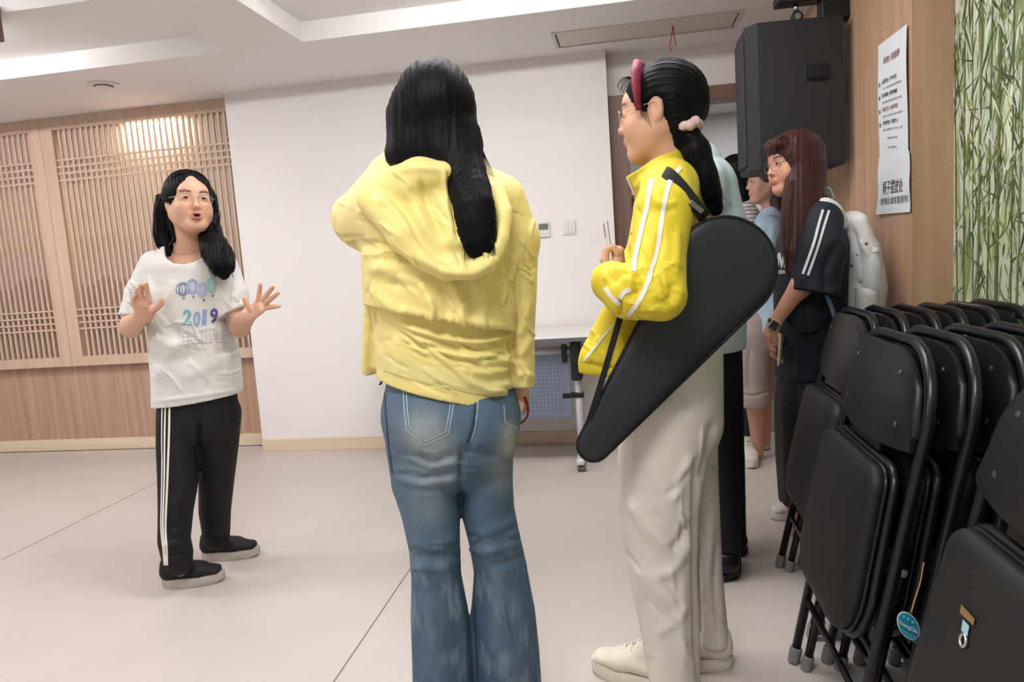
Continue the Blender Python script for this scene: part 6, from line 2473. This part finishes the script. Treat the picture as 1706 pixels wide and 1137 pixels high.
# ------------------------------------------------------------------ people further back
def build_mint():
    D = 2.55
    J = lambda x, y, d=0.0: at(x, y, D + d)
    px = lambda v: v * D / FPX
    X = R_H
    hd = Head(J(1126, 196, .0), unit(-R_H * .9 + F_H * .4), (0, 0, 1), .95)
    c = Clay(.006)
    hd.sculpt(c, J(1148, 300, .0), neck_r=.045)
    c.cone(J(1140, 480, .0), J(1090, 500, .15), .035, .03, None, .02)
    c.cone(J(1085, 500, .15), J(1070, 505, .16), (.02, .034), (.018, .03), X, .01)
    for i in range(4):
        c.chain([(J(1070, 498 + i * 5, .16), .009), (J(1056, 500 + i * 5, .16), .0085), (J(1050, 507 + i * 4, .155), .0075)], k=.004)
    c.chain([(J(1080, 492, .14), .010), (J(1072, 482, .135), .009), (J(1065, 478, .135), .0075)], k=.004)
    c.cone(J(1162, 320), J(1165, 600), (.07, .10), (.07, .10), X, .03)
    c.chain([(J(1180, 640, -.05), .07), (J(1208, 940, -.03), .035)], k=.03)
    c.chain([(J(1190, 640, .1), .07), (J(1222, 905, .13), .035)], k=.03)
    V, Q = c.mesh()
    body = person('tall person in a pale mint shirt and black trousers behind the racket bag', [(V, Q, skin_col(V))])
    c = Clay(.006)
    c.ball(hd.p(0, -.02, .032), np.array([.088, .10, .092]) * .95, hd.A, .02)
    c.ball(hd.p(0, .12, -.05), np.array([.11, .1, .115]) * .95, hd.A, .006, True)
    V, Q = c.mesh(1)
    clay_obj('hair', V, Q, M_hair, body)
    c = Clay(.006)
    rings = [((1166, 640), 74, .17), ((1164, 560), 76, .17), ((1164, 460), 78, .17), ((1164, 380), 76, .165), ((1160, 320), 66, .15), ((1154, 280), 48, .11), ((1146, 262), 32, .07)]
    c.chain([(J(p[0], p[1]), (px(w), r)) for p, w, r in rings], X, .02)
    c.cone(J(1170, 300, -.12), J(1158, 440, -.19), .075, .07, None, .03)
    c.cone(J(1170, 300, .12), J(1150, 470, .19), .07, .06, None, .03)
    c.clip(J(1166, 582), (0, 0, -1))
    V, Q = c.mesh(1)
    V = crease(V, Q, [([(1190, 275), (1205, 310), (1212, 350)], 8, .006), ([(1180, 300), (1190, 330), (1188, 360)], 7, -.006)])
    clay_obj('shirt', V, Q, mat('mint_cotton', rgb(184, 200, 208), 0.75, bump=0.04, bscale=60), body, label='pale mint shirt')
    c = Clay(.007)
    c.cone(J(1168, 550), J(1174, 680, .02), (px(66), .13), (px(64), .13), X, .03)
    c.chain([(J(1176, 660, -.04), (px(46), .09)), (J(1196, 800, -.04), (px(36), .08)), (J(1205, 900, -.03), (px(28), .07)), (J(1210, 945, -.02), (px(25), .066))], X, .015)
    c.chain([(J(1190, 660, .09), (px(50), .09)), (J(1210, 760, .11), (px(31), .08)), (J(1218, 860, .13), (px(25), .07)), (J(1222, 912, .14), (px(22), .064))], X, .015)
    V, Q = c.mesh(1)
    clay_obj('trousers', V, Q, mat('black_trousers', rgb(16, 16, 18), 0.7), body, label='straight black trousers')
    M_bs = mat('black_shoe', rgb(18, 18, 19), 0.4)
    for (x, y) in ((1233, 962), (1246, 922)):
        h_ = at_z(x, y, 0)
        shoe('shoe', h_, h_ - R_H * .27, None, .095, body, M_bs, M_bs, height=.08, sole=.025)


def build_striped():
    D = 4.26
    J = lambda x, y, d=0.0: at(x, y, D + d)
    px = lambda v: v * D / FPX
    X = R_H
    hd = Head(J(1224, 292, .0), unit(-R_H * .75 + F_H * .55 + np.array([0, 0, -.25])), (0, 0, 1), .95)
    c = Clay(.0065)
    hd.sculpt(c, J(1243, 372, .0))
    c.cone(J(1240, 400), J(1240, 540), (.07, .12), (.07, .12), X, .03)
    c.chain([(J(1238, 550, -.06), .07), (J(1243, 715, -.07), .04)], k=.02)
    c.chain([(J(1242, 550, .07), .07), (J(1247, 708, .07), .04)], k=.02)
    c.cone(J(1240, 400, -.15), J(1225, 470, -.16), .035, .032, None, .02)
    c.cone(J(1225, 470, -.16), J(1200, 500, -.12), .03, .024, None, .02)
    c.cone(J(1198, 500, -.12), J(1188, 503, -.115), (.018, .03), (.016, .03), X, .01)
    for i in range(4):
        c.chain([(J(1189, 498 + i * 4, -.115), .009), (J(1180, 502 + i * 4, -.115), .0085), (J(1178, 508 + i * 3, -.115), .0075)], k=.004)
    c.chain([(J(1195, 496, -.13), .010), (J(1189, 490, -.13), .0085)], k=.004)
    V, Q = c.mesh()
    body = person('person with short black hair in a striped shirt standing in the doorway', [(V, Q, skin_col(V))])
    c = Clay(.0055)
    c.ball(hd.p(0, -.018, .028), np.array([.092, .106, .098]) * .95, hd.A, .02)
    c.ball(hd.p(0, .125, -.05), np.array([.09, .1, .115]) * .95, hd.A, .006, True)
    c.chain([(J(1232, 290, -.02), (.075, .08)), (J(1236, 322, -.02), (.055, .07)), (J(1238, 334, -.02), (.035, .05))], X, .02)
    V, Q = c.mesh(1)
    clay_obj('hair', V, Q, M_hair, body, label='short black bob')
    M_str = stripes_mat()
    c = Clay(.006)
    c.chain([(J(1241, 560), (px(32), .17)), (J(1241, 470), (px(32), .17)), (J(1241, 400), (px(30), .16)), (J(1242, 362), (px(22), .12)), (J(1240, 346), (px(17), .08))], X, .02)
    c.cone(J(1244, 368, -.11), J(1234, 425, -.16), .065, .06, None, .03)
    c.cone(J(1244, 368, .11), J(1238, 425, .16), .065, .06, None, .03)
    c.clip(J(1241, 545), (0, 0, -1))
    V, Q = c.mesh(1)
    clay_obj('striped_shirt', V, Q, M_str, body, label='white shirt with thin dark stripes')
    c = Clay(.008)
    c.chain([(J(1238, 535, -.06), (px(24), .09)), (J(1243, 720, -.07), (px(15), .06))], X, .02)
    c.chain([(J(1242, 535, .07), (px(24), .09)), (J(1247, 712, .07), (px(15), .06))], X, .02)
    V, Q = c.mesh(1)
    clay_obj('trousers', V, Q, mat('dark_trousers', rgb(30, 28, 30), 0.75), body)
    for (x, y, d) in ((1246, 730, -.07), (1250, 722, .07)):
        p = J(x, y, d)
        h_ = np.array([p[0], p[1], 0]) + R_H * .08
        shoe('shoe', h_, h_ - R_H * .24, None, .09, body, M_shoe_w, M_shoe_w)


def stripes_mat():
    m = bpy.data.materials.new('striped_cotton')
    m.use_nodes = True
    nt = m.node_tree
    b = nt.nodes['Principled BSDF']
    b.inputs['Roughness'].default_value = 0.75
    tc = nt.nodes.new('ShaderNodeTexCoord')
    w = nt.nodes.new('ShaderNodeTexWave')
    w.bands_direction = 'Z'
    w.inputs['Scale'].default_value = 14
    w.inputs['Distortion'].default_value = 0.8
    w.inputs['Detail'].default_value = 0
    nt.links.new(tc.outputs['Object'], w.inputs['Vector'])
    r = nt.nodes.new('ShaderNodeValToRGB')
    r.color_ramp.elements[0].position = 0.12
    r.color_ramp.elements[0].color = rgb(84, 84, 96)
    r.color_ramp.elements[1].position = 0.2
    r.color_ramp.elements[1].color = rgb(206, 200, 196)
    nt.links.new(w.outputs['Fac'], r.inputs['Fac'])
    nt.links.new(r.outputs['Color'], b.inputs['Base Color'])
    return m


def build_blue():
    D = 3.80
    J = lambda x, y, d=0.0: at(x, y, D + d)
    px = lambda v: v * D / FPX
    X = R_H
    hd = Head(J(1278, 302, .0), unit(-R_H * .95 + F_H * .1), (0, 0, 1), .95)
    c = Clay(.0045)
    hd.sculpt(c, J(1285, 385, .0))
    sk = np.array(rgb(190, 146, 126)[:3])
    Vh, Qh = c.mesh()
    col = hd.tint(Vh, skin_col(Vh, sk))
    c = Clay(.01)
    c.cone(J(1280, 410), J(1268, 560), (.07, .11), (.07, .11), X, .03)
    c.chain([(J(1256, 560, -.07), .07), (J(1257, 660, -.05), .052), (J(1260, 695, .0), .045), (J(1262, 735, .03), .034), (J(1261, 757, .05), .034)], k=.02)
    c.chain([(J(1262, 560, .07), .07), (J(1270, 660, .08), .05), (J(1273, 735, .08), .036)], k=.02)
    V2, Q2 = c.mesh()
    c = Clay(.005)
    c.cone(J(1275, 440, -.16), J(1262, 480, -.16), .032, .026, None, .02)
    c.cone(J(1262, 480, -.16), J(1254, 490, -.15), (.018, .03), (.016, .03), X, .01)
    for i in range(4):
        c.chain([(J(1254, 486 + i * 4, -.15), .009), (J(1247, 490 + i * 4, -.15), .0085), (J(1246, 496 + i * 3, -.15), .0075)], k=.004)
    c.chain([(J(1259, 484, -.165), .010), (J(1254, 479, -.165), .0085)], k=.004)
    V3, Q3 = c.mesh()
    body = person('person in a light blue jacket and rolled grey trousers below the loudspeaker', [(Vh, Qh, col), (V2, Q2, skin_col(V2, sk)), (V3, Q3, skin_col(V3, sk))])
    hd.eyes(body)
    hd.glasses(body, M_wire)
    c = Clay(.0055)
    c.ball(hd.p(0, -.02, .032), np.array([.090, .104, .096]) * .95, hd.A, .02)
    c.ball(hd.p(0, .125, -.05), np.array([.11, .1, .115]) * .95, hd.A, .006, True)
    c.chain([(hd.p(0, -.04, .0), (.08, .06)), (J(1296, 350, .0), (.06, .085)), (J(1297, 390, .0), (.045, .08))], X, .02)
    V, Q = c.mesh(1)
    clay_obj('hair', V, Q, mat('brown_hair', rgb(52, 34, 30), 0.45, var=0.3, vscale=1, vstretch=(160, 160, 7)), body)
    c = Clay(.0065)
    c.chain([(J(1272, 580), (px(34), .17)), (J(1276, 480), (px(36), .17)), (J(1280, 410), (px(34), .16)), (J(1284, 372), (px(24), .12)), (J(1285, 358), (px(18), .08))], X, .02)
    c.cone(J(1280, 382, -.12), J(1270, 450, -.18), .07, .06, None, .03)
    c.cone(J(1284, 382, .12), J(1280, 450, .18), .07, .06, None, .03)
    c.clip(J(1272, 548), (0, 0, -1))
    V, Q = c.mesh(1)
    V = crease(V, Q, [([(1268, 365), (1260, 400), (1254, 440)], 4, .006), ([(1280, 370), (1276, 410), (1270, 445)], 5, -.006)])
    clay_obj('jacket', V, Q, mat('light_blue_denim', rgb(158, 178, 196), 0.75, bump=0.05, bscale=90), body, label='light blue jacket')
    c = Clay(.006)
    c.cone(J(1256, 535), J(1257, 570), (px(34), .14), (px(34), .14), X, .03)
    c.chain([(J(1252, 560, -.06), (px(27), .085)), (J(1253, 610, -.07), (px(26), .08)), (J(1254, 655, -.07), (px(25), .078))], X, .015)
    c.chain([(J(1262, 560, .07), (px(26), .085)), (J(1266, 610, .08), (px(24), .08)), (J(1268, 655, .08), (px(22), .075))], X, .015)
    q = J(1255, 666)
    c.cone(J(1254, 655, -.07), J(1254, 668, -.07), (px(27.5), .085), (px(27.5), .085), X, .003)
    c.cone(J(1268, 655, .08), J(1268, 664, .08), (px(24), .08), (px(24), .08), X, .003)
    c.clip(J(1255, 671), (0, 0, -1))
    V, Q = c.mesh(1)
    V = crease(V, Q, [([(1228, 655), (1254, 660), (1282, 652)], 2.5, -.006), ([(1250, 580), (1247, 620), (1250, 650)], 5, -.006)])
    clay_obj('rolled_trousers', V, Q, mat('mauve_grey_cotton', rgb(150, 136, 134), 0.75), body, label='grey trousers rolled up at the calf')
    M_sn = mat('white_trainer', rgb(206, 200, 188), 0.6, bump=0.1, bscale=80)
    t_ = at_z(1256, 780, 0)
    shoe('shoe', t_ + F_H * .19 + R_H * .02, t_ - R_H * .015 - F_H * .03, None, .095, body, M_sn, M_sn, height=.1, sole=.035, lace=mat('green_grey_lace', rgb(110, 128, 120), 0.7))
    t2 = at_z(1272, 752, 0)
    shoe('shoe', t2 + F_H * .20 + R_H * .05, t2, None, .09, body, M_sn, M_sn, height=.095, sole=.035)


build_mint()
build_striped()
build_blue()

# ------------------------------------------------------------------ tag and stickers on the nearest chair
A1 = st_a[0]
bpy.context.view_layer.update()
seatA = [ch for ch in A1.children if ch.name.startswith('seat') and 'frame' not in ch.name and 'stop' not in ch.name][0]
MW = A1.matrix_basis


def on_seat(x, z, y=-.073):
    """Point on the seat of the nearest chair, in that chair's own measures (metres)."""
    return np.array(MW @ Vector((x, y, z)))


def seat_hit(px_, py_, lift=.0015):
    """Where the sight line meets the seat cushion's outer plane."""
    o_ = MW.inverted() @ Vector(C_O)
    d_ = (MW.inverted().to_3x3() @ Vector(ray(px_, py_)))
    t_ = (-.073 - lift - o_.y) / d_.y
    return np.array(MW @ (o_ + d_ * t_))


def sticker(name, px_pts, material, label, cat, lift=.0015):
    V = [seat_hit(x, y, lift) for x, y in px_pts]
    d_ = np.array((MW.to_3x3() @ Vector((0, -1, 0))).normalized()) * .0008
    o = MB()
    o.prism(V, d_)
    s = o.build(name, material)
    tag(s, label, cat)
    return s


sticker('sticker', [(1602, 1008), (1624, 1032), (1622, 1043), (1600, 1022)], mat('gold_label', rgb(128, 102, 58), 0.5), 'small gold label stuck on the closest chair seat', 'sticker')
s = sticker('sticker', [(1605, 1033), (1615, 1044), (1612, 1061), (1602, 1051)], mat('blue_label', rgb(150, 186, 196), 0.5), 'tiny pale blue label below the gold one on the closest chair', 'sticker')
n_ = 20
ri = []
for k in range(n_):
    a = 2 * math.pi * k / n_
    ri.append(seat_hit(1604.5 + 5.0 * math.cos(a), 1068 + 10.5 * math.sin(a), .002))
o = MB()
o.tube(ri, .0024, 6, closed=True)
s = o.build('metal_eyelet', mat('eyelet_steel', rgb(196, 190, 184), 0.3, 0.7), None, True)
tag(s, 'round metal eyelet set in the closest chair seat', 'eyelet')
# hanging tag on a string
tg = empty('hanging_tag', at(1537, 940, 1.22))
tag(tg, 'round blue paper tag hanging on a string from the closest chair', 'tag')
DT = 1.235
o = MB()
o.tube(bez([at(1539, 938, DT), at(1533, 972, DT), at(1524, 1000, DT), at(1518, 1022, DT)], 6), .0012, 6)
o.build('string', mat('tag_string', rgb(176, 138, 100), 0.8), tg, True)


def tag_disc(name, r_, lift, material):
    V = []
    for k in range(36):
        a = 2 * math.pi * k / 36
        ux, uy = math.cos(a), math.sin(a)
        x = 1513.5 + (18.5 * ux * 1.0) * r_ + 3.5 * uy * r_
        y = 1043.5 + (23.0 * uy) * r_ + 5.0 * ux * r_
        V.append(at(x, y, DT + .0 - lift))
    o_ = MB()
    o_.prism(V, F_H * .0009)
    return o_.build(name, material, tg)


tag_disc('tag_edge', 1.0, .0, mat('tag_white', rgb(214, 224, 226), 0.5))
tag_disc('tag_face', .90, .0012, mat('tag_blue', rgb(42, 150, 176), 0.45))


def tag_text(txt, x, y, w, h_, slope, m_):
    tv, tf, sz = text_mesh(txt, bold=.03)
    V = [at(x + w * a / sz[0], y - h_ * b / sz[1] + slope * w * a / sz[0], DT - .0035) for a, b in tv]
    obj_from('lettering', V, tf, m_, tg)


M_tw = MATS['tag_white']
tag_text('DuangCha', 1498, 1042, 31, 9, .55, M_tw)
for k in range(3):
    tag_text('———', 1503 + k * 2, 1052 + k * 5, 22, 1.2, .5, mat('tag_pale', rgb(120, 200, 214), 0.5))
for (x, y) in ((1506, 1028), (1513, 1032), (1521, 1037)):
    V = [at(x + 2.3 * math.cos(a), y + 2.8 * math.sin(a), DT - .0035) for a in np.linspace(0, 2 * math.pi, 12, endpoint=False)]
    obj_from('dot', V, [tuple(range(12))], MATS['tag_pale'], tg)
